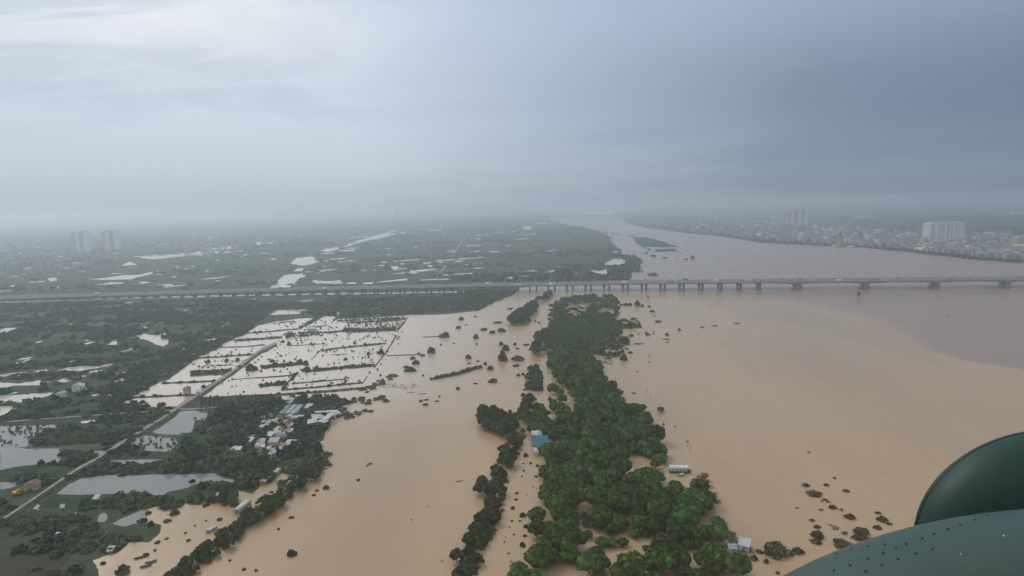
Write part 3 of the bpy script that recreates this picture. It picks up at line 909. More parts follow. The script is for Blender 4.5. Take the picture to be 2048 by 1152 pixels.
BANK = [(1250, 444), (1306, 456), (1374, 465), (1449, 472), (1536, 485), (1666, 492), (1728, 494), (1822, 503), (1900, 511), (1962, 519), (2017, 522), (2060, 526)]
town([(1310, 448), (1374, 459), (1449, 466), (1536, 478), (1600, 483), (1600, 455), (1540, 432), (1440, 436), (1380, 436)], 65, 'in the far bank town left of the slender block', 1)
town([(1600, 483), (1666, 487), (1728, 489), (1822, 497), (1850, 500), (1850, 480), (1760, 460), (1700, 455), (1620, 452)], 65, 'in the far bank town between the pale blocks', 2)
town([(1850, 500), (1900, 506), (1962, 513), (2060, 519), (2060, 498), (2020, 475), (1945, 478), (1940, 491), (1850, 489)], 30, 'on the far bank at the right edge', 3)
town([(0, 475), (130, 480), (140, 505), (250, 500), (330, 480), (560, 462), (640, 455), (700, 445), (700, 462), (560, 490), (480, 512), (330, 500), (150, 540), (0, 560)], 36, 'in the hazy villages beyond the viaduct at left', 4, 0.9, 1.6)


def warehouse(px, py, wpx, dep, h, roof, label, turn=0.0):
    c = G(px, py)
    w = wpx * mpp(px, py)
    root = empty('warehouse', c, turn, label, 'warehouse')
    b = MB()
    b.box(-w / 2, w / 2, 0, dep, 0, h)
    obj('wall', b.mesh('wall', WALL[1]), root)
    b = MB()
    k = max(1, int(w / 26))
    for i in range(k):
        b.vault(w / k - 0.3, -0.4, dep + 0.4, h + 0.02, w / k * 0.13, 8, 0, -w / 2 + (i + 0.5) * w / k)
    obj('roof', b.mesh('roof', roof), root)
    for i in range(k * 2):
        x = -w / 2 + (i + 0.5) * w / (k * 2)
        b = MB()
        b.box(x - 2, x + 2, -0.1, -0.02, 0.2, min(4.5, h - 0.5))
        obj('door', b.mesh('door', M['win']), root)


warehouse(2020, 513, 62, 30, 8, ROOF['cream'], 'long low warehouse with bright cream roof on the far bank at the right edge', 0.1)
warehouse(1862, 502, 38, 34, 7, ROOF['white'], 'pale low warehouse near the water below the broad apartment slab', 0.15)
warehouse(1962, 506, 38, 26, 6, ROOF['white'], 'grey white quayside shed right of the broad apartment slab', 0.1)
warehouse(2010, 470, 40, 60, 9, ROOF['green'], 'wide pale green roofed hall behind the quayside sheds', 0.1)
warehouse(1508, 455, 44, 40, 9, ROOF['white'], 'long white roofed hall left of the slender block', 0.05)
warehouse(1535, 434, 24, 40, 12, ROOF['white'], 'far white roofed hall inland of the slender block', 0.05)
warehouse(1735, 436, 34, 60, 10, ROOF['cream'], 'far pale roofed factory inland between the two pale blocks', 0.0)
warehouse(2040, 428, 24, 60, 14, ROOF['white'], 'far pale factory near the skyline at the right edge', 0.0)
c = G(1755, 466)
tk = empty('storage_tank', c, 0, 'round white storage tank inland of the far bank town', 'tank')
b = MB()
b.tube((0, 0, 0), (0, 0, 13), 13, 13, 24)
obj('shell', b.mesh('shell', ROOF['white'], True), tk)
b = MB()
b.tube((0, 0, 13.01), (0, 0, 16), 13, 2, 24)
obj('roof', b.mesh('roof', ROOF['white']), tk)


def block_mass(name, poly, n, seed, label):
    """the countless small roofs of a far town, as one mass"""
    r = np.random.default_rng(seed)
    xs = [p[0] for p in poly]
    ys = [p[1] for p in poly]
    P = np.stack([r.uniform(min(xs), max(xs), n * 4), r.uniform(min(ys), max(ys), n * 4)], -1)
    P = P[inside(P, poly)][:n]
    b = MB()
    for a, c in P:
        g = G(a, c)
        w, d, h = r.uniform(6, 13), r.uniform(8, 18), r.uniform(4, 13)
        ro = 1 + int(r.integers(0, 5))
        b.box(g.x - w / 2, g.x + w / 2, g.y, g.y + d, 0, h, 0, ro)
        b.box(g.x - w * 0.2, g.x + w * 0.3, g.y + d * 0.4, g.y + d * 0.7, h + 0.01, h + 2.4, 0, ro)
    tag(b.build(name, [M['oldwall'], ROOF['grey'], ROOF['old'], ROOF['white'], ROOF['maroon'], ROOF['old']]), label, None, None, 'stuff')


block_mass('town_roofs', [(1262, 446), (1374, 461), (1536, 481), (1666, 489), (1822, 499), (1962, 515), (2060, 521), (2060, 480), (1960, 470), (1800, 462), (1640, 445), (1540, 428), (1380, 432)], 1900, 3, 'mass of small hazy roofs of the town on the far bank')
block_mass('village_roofs', [(0, 480), (150, 490), (330, 478), (560, 458), (720, 440), (740, 448), (650, 470), (540, 500), (440, 515), (330, 500), (140, 545), (0, 560)], 500, 4, 'mass of small hazy roofs of villages beyond the viaduct')

# ------------------------------------------------------------------ the riverside village
def village_house(px, py, w, d, h, roof, label, kind='pitched', turn=0.0, wall=None, name='house', group=None):
    c = G(px, py)
    root = empty(name, c, turn, label, 'house' if name == 'house' else 'shed', group)
    wl = wall or WALL[1]
    b = MB()
    b.box(-w / 2, w / 2, 0, d, 0, h)
    if kind == 'pitched':
        for y in (0, d):
            b.add([(-w / 2, y, h), (w / 2, y, h), (0, y, h + w * 0.24)], [(0, 1, 2)])
    obj('wall', b.mesh('wall', wl), root)
    b = MB()
    if kind == 'pitched':
        b.gable(w, d, h + 0.05, h + w * 0.24 + 0.1, 0.45)
    elif kind == 'vault':
        b.vault(w + 0.4, -d / 2 - 0.3, d / 2 + 0.3, h + 0.02, w * 0.28, 10)
    else:
        b.add([(-w / 2 - 0.5, -d / 2 - 0.5, h + 0.1), (w / 2 + 0.5, -d / 2 - 0.5, h + 0.1), (w / 2 + 0.5, d / 2 + 0.5, h + 1.4), (-w / 2 - 0.5, d / 2 + 0.5, h + 1.4),
               (-w / 2 - 0.5, -d / 2 - 0.5, h + 0.3), (w / 2 + 0.5, -d / 2 - 0.5, h + 0.3), (w / 2 + 0.5, d / 2 + 0.5, h + 1.6), (-w / 2 - 0.5, d / 2 + 0.5, h + 1.6)],
              [(3, 2, 1, 0), (4, 5, 6, 7), (0, 1, 5, 4), (1, 2, 6, 5), (2, 3, 7, 6), (3, 0, 4, 7)])
    obj('roof', b.mesh('roof', roof), root, (0, d / 2, 0))
    b = MB()
    b.box(-0.5, 0.5, -0.06, -0.01, 0.05, min(2.1, h - 0.1))
    obj('door', b.mesh('door', M['win']), root)
    b = MB()
    b.box(w * 0.3 - 0.35, w * 0.3 + 0.35, -0.07, -0.01, h * 0.45, h * 0.8)
    obj('window', b.mesh('window', M['win']), root)
    return root


for q, (p0, p1, rf, lb) in enumerate((((563, 835), (578, 818), 'green', 'long green grey vaulted shed, leftmost of three side by side in the village'),
                                      ((574.5, 835), (590, 818), 'grey', 'long grey vaulted shed, middle one of three side by side in the village'),
                                      ((586, 835), (602, 818), 'grey', 'long grey vaulted shed, rightmost of three side by side in the village'))):
    a, c = G(*p0), G(*p1)
    d = c - a
    village_house(*p0, 4.3, d.length, 2.6, ROOF[rf], lb, 'vault', math.atan2(d.y, d.x) - math.pi / 2, WALL[2], 'storage_shed')
S2 = lambda x, y: (460 + x / 9.29, 800 + y / 9.29)
VH = [(1430, 205, 6, 9, 3, 'white', 'lean', 'bright white roofed shed above the vaulted sheds'), (1075, 110, 5, 7, 3, 'white', 'pitched', 'pale roofed house behind the vaulted sheds'), (1100, 60, 7, 4, 3, 'grey', 'lean', 'grey lean-to behind the pale roofed house at the top of the village'),
      (720, 745, 5.5, 7, 3.4, 'white', 'lean', 'bright white roofed house in the middle of the village'), (800, 870, 8, 8, 3.6, 'grey', 'lean', 'wide pale grey roofed house in the lower village'), (870, 940, 6.5, 8, 3.6, 'maroon', 'pitched', 'dark red roofed house in the lower village'),
      (1080, 915, 8, 9, 3.2, 'cream', 'lean', 'cream roofed canopy at the right of the lower village'), (960, 790, 5, 6, 4.2, 'blue', 'pitched', 'blue roofed house in the lower village'), (890, 770, 4.5, 6, 4, 'blue', 'lean', 'small blue roofed house beside another blue roof'),
      (70, 985, 5, 6, 3, 'white', 'pitched', 'small white roofed house apart at the lower left of the village'), (150, 990, 3.5, 4, 2.6, 'white', 'lean', 'tiny white shed beside the house at lower left of the village'), (330, 835, 6, 6, 2.8, 'white', 'lean', 'pale roofed shed in the scrub left of the village'),
      (680, 410, 5, 7, 5.5, 'red', 'pitched', 'tall pink walled house left of the vaulted sheds'), (860, 415, 7, 7, 4, 'maroon', 'pitched', 'long maroon roofed house in front of the vaulted sheds'), (560, 430, 8, 7, 3.4, 'maroon', 'pitched', 'low maroon roofed house at the left edge of the village'),
      (1090, 395, 4.5, 6, 4.2, 'white', 'pitched', 'white house below the middle vaulted shed'), (1200, 420, 7, 5, 3.2, 'white', 'lean', 'long white roofed row below the right vaulted shed'), (1290, 400, 5, 4, 3, 'white', 'lean', 'white lean-to at the right end of the white row')]
for x, y, w, d, h, rf, kd, lb in VH:
    a, c = S2(x, y)
    village_house(a, c, w * 0.72, d * 0.75, h * 0.85, ROOF[rf], lb, kd, rnd.uniform(-0.3, 0.1), WALL[rnd.choice((0, 1, 1, 5))])
r4 = random.Random(77)
for (x0, x1, y0, y1, n, cols, lb) in ((540, 1030, 470, 520, 9, ('white', 'cream', 'white'), 'small {} roofed house in the upper row of the village'), (530, 700, 520, 590, 5, ('white', 'cream'), 'small {} roofed house at the left end of the upper row'),
                                      (950, 1110, 450, 720, 13, ('red', 'red', 'cream', 'white', 'maroon'), 'small {} roofed house along the central lane of the village'), (770, 930, 630, 720, 6, ('white', 'cream', 'white'), 'small {} roofed house in the middle cluster of the village'),
                                      (480, 800, 930, 1060, 12, ('cream', 'red', 'white', 'maroon', 'cream'), 'small {} roofed house in the lower row of the village'), (780, 1000, 830, 990, 7, ('maroon', 'red', 'white'), 'small {} roofed house packed into the lower village'),
                                      (380, 620, 780, 960, 6, ('grey', 'maroon', 'grey'), 'small {} roofed shack at the lower left of the village'), (620, 900, 1040, 1110, 5, ('grey', 'white'), 'small {} roofed hut at the bottom of the village')):
    for k in range(n):
        rf = r4.choice(cols)
        a, c = S2(r4.uniform(x0, x1), r4.uniform(y0, y1))
        village_house(a, c, r4.uniform(1.7, 3.2), r4.uniform(2.4, 4.4), r4.uniform(2.0, 3.0), ROOF[rf], lb.format(rf), r4.choice(('pitched', 'lean')), r4.uniform(-0.5, 0.5), WALL[r4.choice((0, 1, 1, 5))], group=lb.format(rf))
# wrecked white roofed hall at the water's edge
c = G(633, 858)
t = empty('wrecked_hall', c, 0.0, 'wrecked white roofed hall with sagging roof sheets at the village edge', 'hall')
b = MB()
for x in (-7, 0, 7):
    for y in (0, 14, 28):
        b.box(x - 0.2, x + 0.2, y - 0.2, y + 0.2, 0, 3.6)
for y in (0, 14, 28):
    b.box(-7.3, 7.3, y - 0.15, y + 0.15, 3.62, 3.85)
obj('frame', b.mesh('frame', WALL[2]), t)
for x, y, w, d, rz, rx, ry in ((-4, 4, 7, 7, 0.2, 0.15, -0.1), (4, 3, 7, 8, -0.15, -0.1, 0.12), (-3, 15, 9, 9, 0.35, 0.1, 0.1), (5, 14, 6, 10, -0.3, 0.18, -0.12), (-4, 26, 8, 8, 0.5, -0.12, 0.1), (4, 27, 10, 5, -0.2, 0.1, -0.08), (8, 20, 5, 10, -0.5, 0.1, 0.25)):
    b = MB()
    for i in range(5):
        b.box(-w / 2 + i * w / 5, -w / 2 + (i + 0.93) * w / 5, -d / 2, d / 2, 0.03 * (i % 2), 0.12 + 0.03 * (i % 2))
    o = obj('roof_sheet', b.mesh('roof_sheet', ROOF['white']), t, (x, y, 4.5 + rnd.uniform(0, 0.7)))
    o.rotation_euler = (rx, ry, rz)

village_house(1081, 905, 10.3, 17, 4.0, ROOF['teal'], 'large teal roofed house at the flooded left edge of the grove', 'lean', 0.0, WALL[1])
village_house(1071, 881, 4.0, 5, 3.6, ROOF['white'], 'white roofed house behind the large teal roof', 'lean', 0.0)
village_house(1079, 880, 2.8, 6, 3.2, ROOF['grey'], 'small grey roofed house squeezed behind the teal roof', 'lean', 0.0)
village_house(1079, 911, 6.5, 3.5, 2.2, ROOF['white'], 'low white porch in front of the large teal roof', 'lean', 0.0)
village_house(1097, 846, 4, 5, 3, ROOF['white'], 'small white roofed hut among trees behind the teal roof', 'lean', 0.1)
village_house(1487, 1103, 4.2, 5.0, 2.6, ROOF['white'], 'bright white roofed hut on debris by the right edge of the grove', 'lean', -0.5)
village_house(1466, 1103, 3.4, 1.6, 1.2, ROOF['white'], 'tiny white box shed beside the white roofed hut', 'lean', -0.1)
village_house(373, 792, 5.0, 6, 6.5, ROOF['red'], 'orange house with red roof standing by the field road', 'pitched', 0.2, WALL[3])
village_house(622, 664, 10, 8, 4, ROOF['white'], 'white roofed shed alone on a dike among the paddies', 'lean', 0.0)
village_house(155, 783, 9, 8, 4.5, ROOF['white'], 'white house in the dark scrub at left', 'pitched', 0.3)
village_house(115, 797, 6, 7, 4, ROOF['grey'], 'grey roofed house in the dark scrub at left', 'pitched', -0.2)
village_house(677, 632, 4, 4, 5, ROOF['white'], 'tiny white hut on the far side of the paddies', 'pitched', 0.2)
village_house(397, 792, 4, 5, 3.2, ROOF['grey'], 'small grey hut on the water side of the field road', 'lean', 0.2)
# long white open shed on the bank and its neighbours
for (x0, y0), (x1, y1), lb in (((525, 970), (557, 945), 'long white roofed open shed on the flooded river bank'), ((473, 1028), (497, 1008), 'low white roofed boat shed along the bank hedge'), ((415, 1066), (432, 1057), 'small white roofed landing shed on the bank hedge')):
    a, c = G(x0, y0), G(x1, y1)
    d = c - a
    village_house(x0, y0, 3.2 if 'long' in lb else 2.0, d.length, 2.0 if 'long' in lb else 1.2, ROOF['white'], lb, 'vault', math.atan2(d.y, d.x) - math.pi / 2, WALL[2], 'open_shed')
# ------------------------------------------------------------------ vegetation
def sphere_quads(nu=8, nv=6):
    v, f = [], []
    for j in range(nv + 1):
        th = math.pi * j / nv
        for i in range(nu):
            ph = 2 * math.pi * i / nu
            v.append((math.sin(th) * math.cos(ph), math.sin(th) * math.sin(ph), math.cos(th)))
    for j in range(nv):
        for i in range(nu):
            f.append((j * nu + i, (j + 1) * nu + i, (j + 1) * nu + (i + 1) % nu, j * nu + (i + 1) % nu))
    return np.array(v), np.array(f)


def crown(seed, K=14, leaves=900, leaf=0.13, dome=0.75, nu=8, nv=6, spread=0.62, sub=(0.36, 0.5), zmin=-0.35):
    """unit crown: billows of leaf clumps, radius 1, as numpy quads"""
    r = np.random.default_rng(seed)
    V, F, b = [], [], 0
    sv, sf = sphere_quads(nu, nv)
    cs, rs = [], []
    for i in range(K):
        z = 1 - (i + 0.5) / K * (1.0 if dome > 0.6 else 1.25)
        ph = i * 2.39996 + r.uniform(-0.35, 0.35)
        q = math.sqrt(max(0, 1 - z * z))
        rr = r.uniform(*sub)
        sc = spread * r.uniform(0.82, 1.18)
        cs.append(np.array((q * math.cos(ph) * sc, q * math.sin(ph) * sc, z * sc * dome)))
        rs.append(rr)
    for c, rr in zip(cs, rs):
        w = sv * (rr * r.uniform(0.84, 0.98, (len(sv), 1))) * (1, 1, 0.9) + c
        w[:, 2] = np.maximum(w[:, 2], zmin + r.uniform(-0.05, 0.05, len(w)))
        V.append(w)
        F.append(sf + b)
        b += len(sv)
    n = max(1, leaves // K)
    for k, (c, rr) in enumerate(zip(cs, rs)):
        d = r.normal(size=(n, 3))
        d /= np.linalg.norm(d, axis=1, keepdims=True)
        d[:, 2] = np.where(d[:, 2] < -0.3, -d[:, 2], d[:, 2])
        p = c + d * rr * r.uniform(0.9, 1.10, (n, 1)) * (1, 1, 0.9)
        keep = p[:, 2] > zmin
        for j, (c2, r2_) in enumerate(zip(cs, rs)):
            if j != k:
                keep &= np.linalg.norm(p - c2, axis=1) > r2_ * 0.86
        p, d = p[keep], d[keep]
        nn = d + r.normal(0, 0.55, d.shape)
        nn /= np.linalg.norm(nn, axis=1, keepdims=True)
        t1 = np.cross(nn, r.normal(size=nn.shape))
        t1 /= np.linalg.norm(t1, axis=1, keepdims=True) + 1e-9
        t2 = np.cross(nn, t1)
        s = leaf * r.uniform(0.55, 1.25, (len(p), 1))
        a, e = t1 * s, t2 * s * r.uniform(0.5, 1.0, (len(p), 1))
        V.append(np.stack([p - a - e * 0.6, p + a - e, p + a * 0.8 + e, p - a * 0.9 + e * 0.8], 1).reshape(-1, 3))
        F.append(np.arange(len(p) * 4).reshape(-1, 4) + b)
        b += len(p) * 4
    return np.concatenate(V), np.concatenate(F)


def trunk_mesh(name, h, r, seed, spread=2.4, limbs=4):
    q = random.Random(seed)
    b = MB()
    k = h * 0.42
    b.tube((0, 0, -0.6), (q.uniform(-0.2, 0.2), q.uniform(-0.2, 0.2), k), r, r * 0.75, 8)
    for i in range(limbs):
        a = i * 2 * math.pi / limbs + q.uniform(-0.4, 0.4)
        m = (spread * 0.5 * math.cos(a), spread * 0.5 * math.sin(a), k + (h - k) * 0.5)
        b.tube((0, 0, k - 0.25), m, r * 0.55, r * 0.38, 6)
        b.tube(m, (spread * math.cos(a), spread * math.sin(a), h), r * 0.38, r * 0.15, 6)
    return b.mesh(name, M['bark'])


# grove trees: umbrella shaped crowns over a short bare trunk, in metres
OCR, OTR = [], []
for k in range(6):
    v, f = crown(100 + k, K=20 + k % 3, leaves=1700, leaf=0.062, dome=0.74, zmin=-0.24, spread=0.60 + 0.02 * (k % 3), sub=(0.36, 0.46))
    OCR.append(quads_mesh('crown', v * (5.3, 5.3, 5.0), f, M['leaf_orchard']))
    OTR.append(trunk_mesh('trunk', 6.2, 0.34, k))
# looser riverside trees, taller and lumpy
RCR, RTR = {'leaf_dark': [], 'leaf_olive': []}, []
for k in range(5):
    v, f = crown(200 + k, K=19, leaves=1500, leaf=0.08, dome=1.15, zmin=-0.6, spread=0.74, sub=(0.20, 0.42))
    for mk in RCR:
        RCR[mk].append(quads_mesh('crown', v * (3.6, 3.6, 3.6), f, M[mk]))
    RTR.append(trunk_mesh('trunk', 5.2, 0.24, 40 + k, 1.6))
# half drowned bushes
BSH = {}
M['leaf_shoal'] = leaf_material('shoal_leaves', (0.060, 0.054, 0.030), (0.125, 0.110, 0.066), 0.25)
for mk in ('leaf_dark', 'leaf_olive', 'leaf_shoal'):
    for k in range(6):
        v, f = crown(300 + k, K=13, leaves=800, leaf=0.085, dome=0.8, zmin=-0.12, spread=0.68, sub=(0.18, 0.40))
        BSH[mk, k] = quads_mesh('flooded_bush', v, f, M[mk])
MASSV = [crown(400 + k, K=4, leaves=60, leaf=0.20, dome=0.9, nu=5, nv=4, zmin=-0.1, spread=0.55, sub=(0.4, 0.6)) for k in range(6)]
FARV = [crown(450 + k, K=2, leaves=10, leaf=0.3, dome=0.8, nu=5, nv=3, zmin=-0.1, spread=0.5, sub=(0.5, 0.7)) for k in range(5)]


def mass(name, P, R, H, m, label, variants=MASSV, z=0.0):
    """many bushes or crowns that read as one mass: one mesh"""
    Vs, Fs, b = [], [], 0
    for (x, y), r_, h_ in zip(P, R, H):
        v, f = variants[rng.integers(len(variants))]
        a = rng.uniform(0, 6.28)
        c, s = math.cos(a), math.sin(a)
        w = np.stack([(v[:, 0] * c - v[:, 1] * s) * r_ + x, (v[:, 0] * s + v[:, 1] * c) * r_ + y, v[:, 2] * h_ + z], -1)
        Vs.append(w)
        Fs.append(f + b)
        b += len(v)
    return tag(obj(name, quads_mesh(name, np.concatenate(Vs), np.concatenate(Fs), m)), label, None, None, 'stuff')


def area(poly, gap, keep=1.0, scale=0.0, thr=0.0, holes=()):
    """places in an area traced in the photo, gathered in clumps"""
    P = scatter([G(*p) for p in poly], gap, [[G(*q) for q in h] for h in holes])
    if scale:
        n = np.array([mnoise.noise((x * scale * 0.45, y * scale * 1.5, 3.1)) for x, y in P]) if len(P) else np.zeros(0)
        P = P[n > thr]
    if keep < 1:
        P = P[rng.uniform(size=len(P)) < keep]
    return P


def along(pts, gap, w, jitter=0.4):
    """places in a belt along a line traced in the photo, w wide in metres"""
    q = [G(*p) for p in pts]
    out = []
    for a, b in zip(q, q[1:]):
        d = b - a
        L = d.length
        nrm = Vector((-d.y, d.x, 0)).normalized()
        rows = max(1, int(w / gap))
        for i in range(max(1, int(L / gap))):
            for j in range(rows):
                o = (j - (rows - 1) / 2) * gap + rnd.uniform(-jitter, jitter) * gap
                p = a + d * ((i + 0.5 + rnd.uniform(-jitter, jitter)) * gap / max(L, gap)) + nrm * o
                out.append((p.x, p.y))
    return np.array(out).reshape(-1, 2)


def sizes(P, lo, hi, hr=(0.7, 1.1)):
    R = rng.uniform(lo, hi, len(P))
    return R, R * rng.uniform(*hr, len(P))


def tree(name, cset, tset, p, s, label, group, k=None, zs=1.0, lift=3.4, cat='tree'):
    k = rnd.randrange(len(cset)) if k is None else k
    t = empty(name, (p[0], p[1], 0), rnd.uniform(0, 6.28), label, cat, group)
    t.scale = (s, s, s * zs)
    obj('trunk', tset[k % len(tset)], t)
    obj('crown', cset[k], t, (0, 0, lift))
    return t


# --- the flooded grove
NEAR = [(1107, 850), (1107, 880), (1085, 915), (1078, 930), (1082, 960), (1075, 1000), (1070, 1020), (1062, 1060), (1056, 1095), (1030, 1140), (1010, 1175), (1500, 1175), (1482, 1130), (1452, 1095), (1445, 1060), (1437, 1020), (1412, 972),
        (1400, 958), (1345, 948), (1335, 920), (1322, 882), (1300, 862), (1298, 830), (1250, 812), (1240, 780), (1228, 765), (1200, 753), (1150, 748), (1128, 755), (1140, 790), (1155, 812), (1125, 832)]
HOLES = [[(1250, 928), (1293, 918), (1293, 950), (1255, 955)], [(1150, 988), (1176, 988), (1186, 1040), (1180, 1072), (1155, 1072), (1146, 1040)], [(1096, 1128), (1164, 1118), (1166, 1180), (1090, 1180)],
         [(1150, 1068), (1192, 1050), (1200, 1092), (1250, 1098), (1262, 1062), (1310, 1072), (1350, 1068), (1360, 1098), (1422, 1100), (1435, 1108), (1340, 1122), (1295, 1122), (1260, 1142), (1245, 1125), (1150, 1122)],
         [(1165, 825), (1188, 815), (1190, 832), (1150, 842)], [(1128, 812), (1133, 835), (1116, 838)]]
HOLES += [[(1328, 925), (1395, 940), (1400, 980), (1335, 978)], [(1448, 1085), (1500, 1085), (1500, 1128), (1452, 1128)]]
P = area(NEAR, 8.7, 1.0, holes=HOLES)
q9 = [G(a, b + 6) for a, b in NEAR]
P = P[inside(P + np.array((1.6, 0)), q9) & inside(P - np.array((1.6, 0)), q9)]
P = P[np.argsort(P[:, 1])]
og = 'round crowned trees packed in the flooded grove'
P = P[rng.uniform(size=len(P)) < 0.95]
for i, p in enumerate(P[:285]):
    tree('grove_tree', OCR, OTR, p, rnd.choice((rnd.uniform(0.62, 0.9), rnd.uniform(0.9, 1.1), rnd.uniform(1.0, 1.3))), 'round crowned dark green tree packed among its like in the flooded grove', og, zs=rnd.uniform(0.8, 1.4))
REST = P[285:]
CLEAR = [(1280, 780, 118, 1.25), (1405, 852, 100, 1.2), (1120, 912, 95, 1.05), (1015, 912, 55, 0.9), (710, 842, 48, 1.0), (600, 612, 85, 1.0), (678, 552, 68, 1.1), (690, 612, 72, 0.9), (700, 700, 92, 0.9), (592, 690, 76, 1.0), (616, 912, 66, 1.0), (1075, 700, 90, 0.9), (1160, 690, 90, 0.9),
         (1505, 790, 110, 1.05), (1580, 790, 100, 1.1), (805, 765, 90, 1.15), (1170, 800, 70, 0.7), (900, 770, 105, 0.85), (985, 765, 100, 0.85), (1345, 650, 100, 0.95)]
LB = ['wide umbrella tree on a forked bare trunk in the grove clearing', 'tall egg shaped tree at the right of the grove clearing', 'round tree alone in brown water at the front of the clearing', 'small thin leaning tree at the front of the clearing', 'small upright tree in the middle of the left water lane',
      'round tree at the left of the water lane in the grove', 'dark round tree at the head of the water lane', 'low round tree under the dark one in the water lane', 'round tree at the right of the water lane', 'round tree low in the left of the water lane', 'small flat topped tree on a thin trunk by the lower left pool']
for i, (x, y, w, zs) in enumerate(CLEAR):
    a, b = 1000 + x / 4, 900 + y / 4
    lb = LB[i] if i < len(LB) else 'round tree with its trunk showing at the rim of the clearing'
    tree('grove_tree', OCR, OTR, G(a, b), w / 4 * mpp(a, b) / 10.6, lb, None if i < len(LB) else 'trees at the rim of the clearing', zs=zs * 1.05)
FARG = [(1128, 600), (1180, 594), (1232, 596), (1236, 625), (1232, 640), (1240, 655), (1246, 690), (1205, 702), (1196, 742), (1200, 758), (1160, 770), (1122, 775), (1108, 750), (1095, 722), (1086, 705), (1086, 672), (1098, 655), (1100, 638), (1112, 615)]
FH = [T(1040, 640, 6.4, q) for q in ([(1060, 235), (1290, 230), (1300, 300), (1200, 310), (1070, 310)], [(900, 480), (1060, 420), (1250, 420), (1250, 520), (960, 600)], [(250, 440), (420, 430), (330, 500), (250, 520)], [(600, 640), (900, 640), (920, 690), (640, 690)], [(1250, 0), (1420, 0), (1400, 80), (1280, 60)])] + [[(1135, 612), (1185, 608), (1180, 618), (1140, 622)], [(1190, 620), (1232, 618), (1228, 630), (1195, 632)], [(1140, 630), (1170, 628), (1168, 636), (1142, 638)]]
FA = area(FARG, 9.0, 0.93, holes=FH)
k = np.array([G(1150, 650).y > y for x, y in FA])
thin = FA[~k]
thin = thin[rng.uniform(size=len(thin)) < 0.62]
PP = np.concatenate([FA[k], thin, REST, area([(1060, 845), (1070, 826), (1088, 824), (1098, 845), (1104, 868), (1098, 880), (1062, 872)], 8.0), area([(1110, 760), (1128, 752), (1128, 820), (1108, 850), (1106, 800)], 9, 0.6)])
R, H = sizes(PP, 3.6, 6.6, (0.7, 1.15))
HV2 = [crown(480 + q, K=8, leaves=330, leaf=0.12, dome=0.75, nu=6, nv=4, zmin=-0.3, spread=0.6) for q in range(6)]
mass('grove_canopy', PP, R, H, M['leaf_orchard'], 'dense dark canopy of the far part of the flooded grove up to the bridge', HV2, 3.0)
PP = area([(1240, 645), (1275, 636), (1282, 655), (1244, 660)], 7, 0.45)
PP = np.concatenate([PP, area([(1200, 698), (1246, 690), (1250, 702), (1230, 720), (1206, 722)], 6, 0.4), along([(1235, 611), (1275, 609)], 6, 6), along([(1230, 625), (1242, 628)], 6, 8),
                     area([(1100, 610), (1128, 595), (1126, 640), (1098, 650)], 7, 0.4), area([(1240, 672), (1262, 668), (1262, 700), (1244, 700)], 7, 0.25)])
R, H = sizes(PP, 2.0, 4.0)
mass('grove_scrub', PP, R, H, M['leaf_dark'], 'drowned scrub straggling along the right edge of the far grove')

# --- tree lines standing in the water
line = along([(1036, 868), (1022, 905), (1003, 945), (992, 985), (987, 1025), (965, 1065), (948, 1108), (928, 1160)], 5.0, 5.5, 0.75)
line = np.concatenate([line, along([(1003, 945), (992, 985), (987, 1025), (965, 1065), (948, 1108), (928, 1160)], 10, 9.5, 0.9)])
for p in line:
    tree('riverside_tree', RCR['leaf_dark' if rnd.random() < 0.5 else 'leaf_olive'], RTR, p, rnd.uniform(0.5, 1.15), 'leafy tree in the narrow tree line running through the tan water', 'trees of the narrow line left of the grove', lift=2.9)
for p in area([(962, 848), (968, 832), (985, 826), (1005, 828), (1012, 842), (1030, 858), (1036, 878), (1015, 880), (1000, 870), (968, 868)], 7.5):
    tree('riverside_tree', RCR['leaf_dark'], RTR, p, rnd.uniform(1.1, 1.6), 'bushy tree in the clump at the head of the narrow tree line', 'bushy trees at the head of the narrow line', lift=2.9)
bank = along([(345, 1170), (398, 1126), (440, 1094), (482, 1061), (532, 1024), (575, 991), (615, 964), (648, 938)], 5.2, 11)
P = np.concatenate([along([(1036, 868), (1022, 905), (1003, 945), (992, 985), (987, 1025), (965, 1065), (948, 1108), (928, 1160)], 2.6, 11), along([(345, 1165), (398, 1118), (440, 1084), (482, 1050), (530, 1012), (572, 975), (612, 950), (648, 925)], 2.6, 13), area([(1095, 620), (1120, 600), (1120, 640)], 5, 0.3)])
P = P[rng.uniform(size=len(P)) < 0.5]
R, H = sizes(P, 1.0, 2.4, (0.7, 1.3))
mass('bank_scrub', P, R, H, M['leaf_olive'], 'ragged drowned scrub along the tree line and the left bank hedge')
for p in bank:
    tree('riverside_tree', RCR['leaf_dark' if rnd.random() < 0.7 else 'leaf_olive'], RTR, p, rnd.uniform(0.5, 1.1), 'leafy tree in the drowned hedge along the left river bank', 'trees of the drowned bank hedge', lift=2.2)
island = np.concatenate([area([(1016, 652), (1020, 638), (1055, 614), (1072, 607), (1075, 620), (1060, 635), (1048, 652)], 8.5), area([(1075, 604), (1100, 588), (1106, 592), (1085, 606)], 10)])
for p in island:
    tree('riverside_tree', RCR['leaf_dark'], RTR, p, rnd.uniform(1.1, 1.5), 'dark tree on the long narrow island short of the bridge', 'trees on the narrow island near the bridge', lift=2.9)
block = area([(1056, 782), (1058, 735), (1078, 735), (1080, 782)], 5.6)
R, H = sizes(block, 3.2, 4.2, (1.0, 1.4))
mass('reed_bed', block, R, H, M['leaf_dark'], 'clipped looking rectangular thicket in the channel beside the grove', HV2, 0.5)
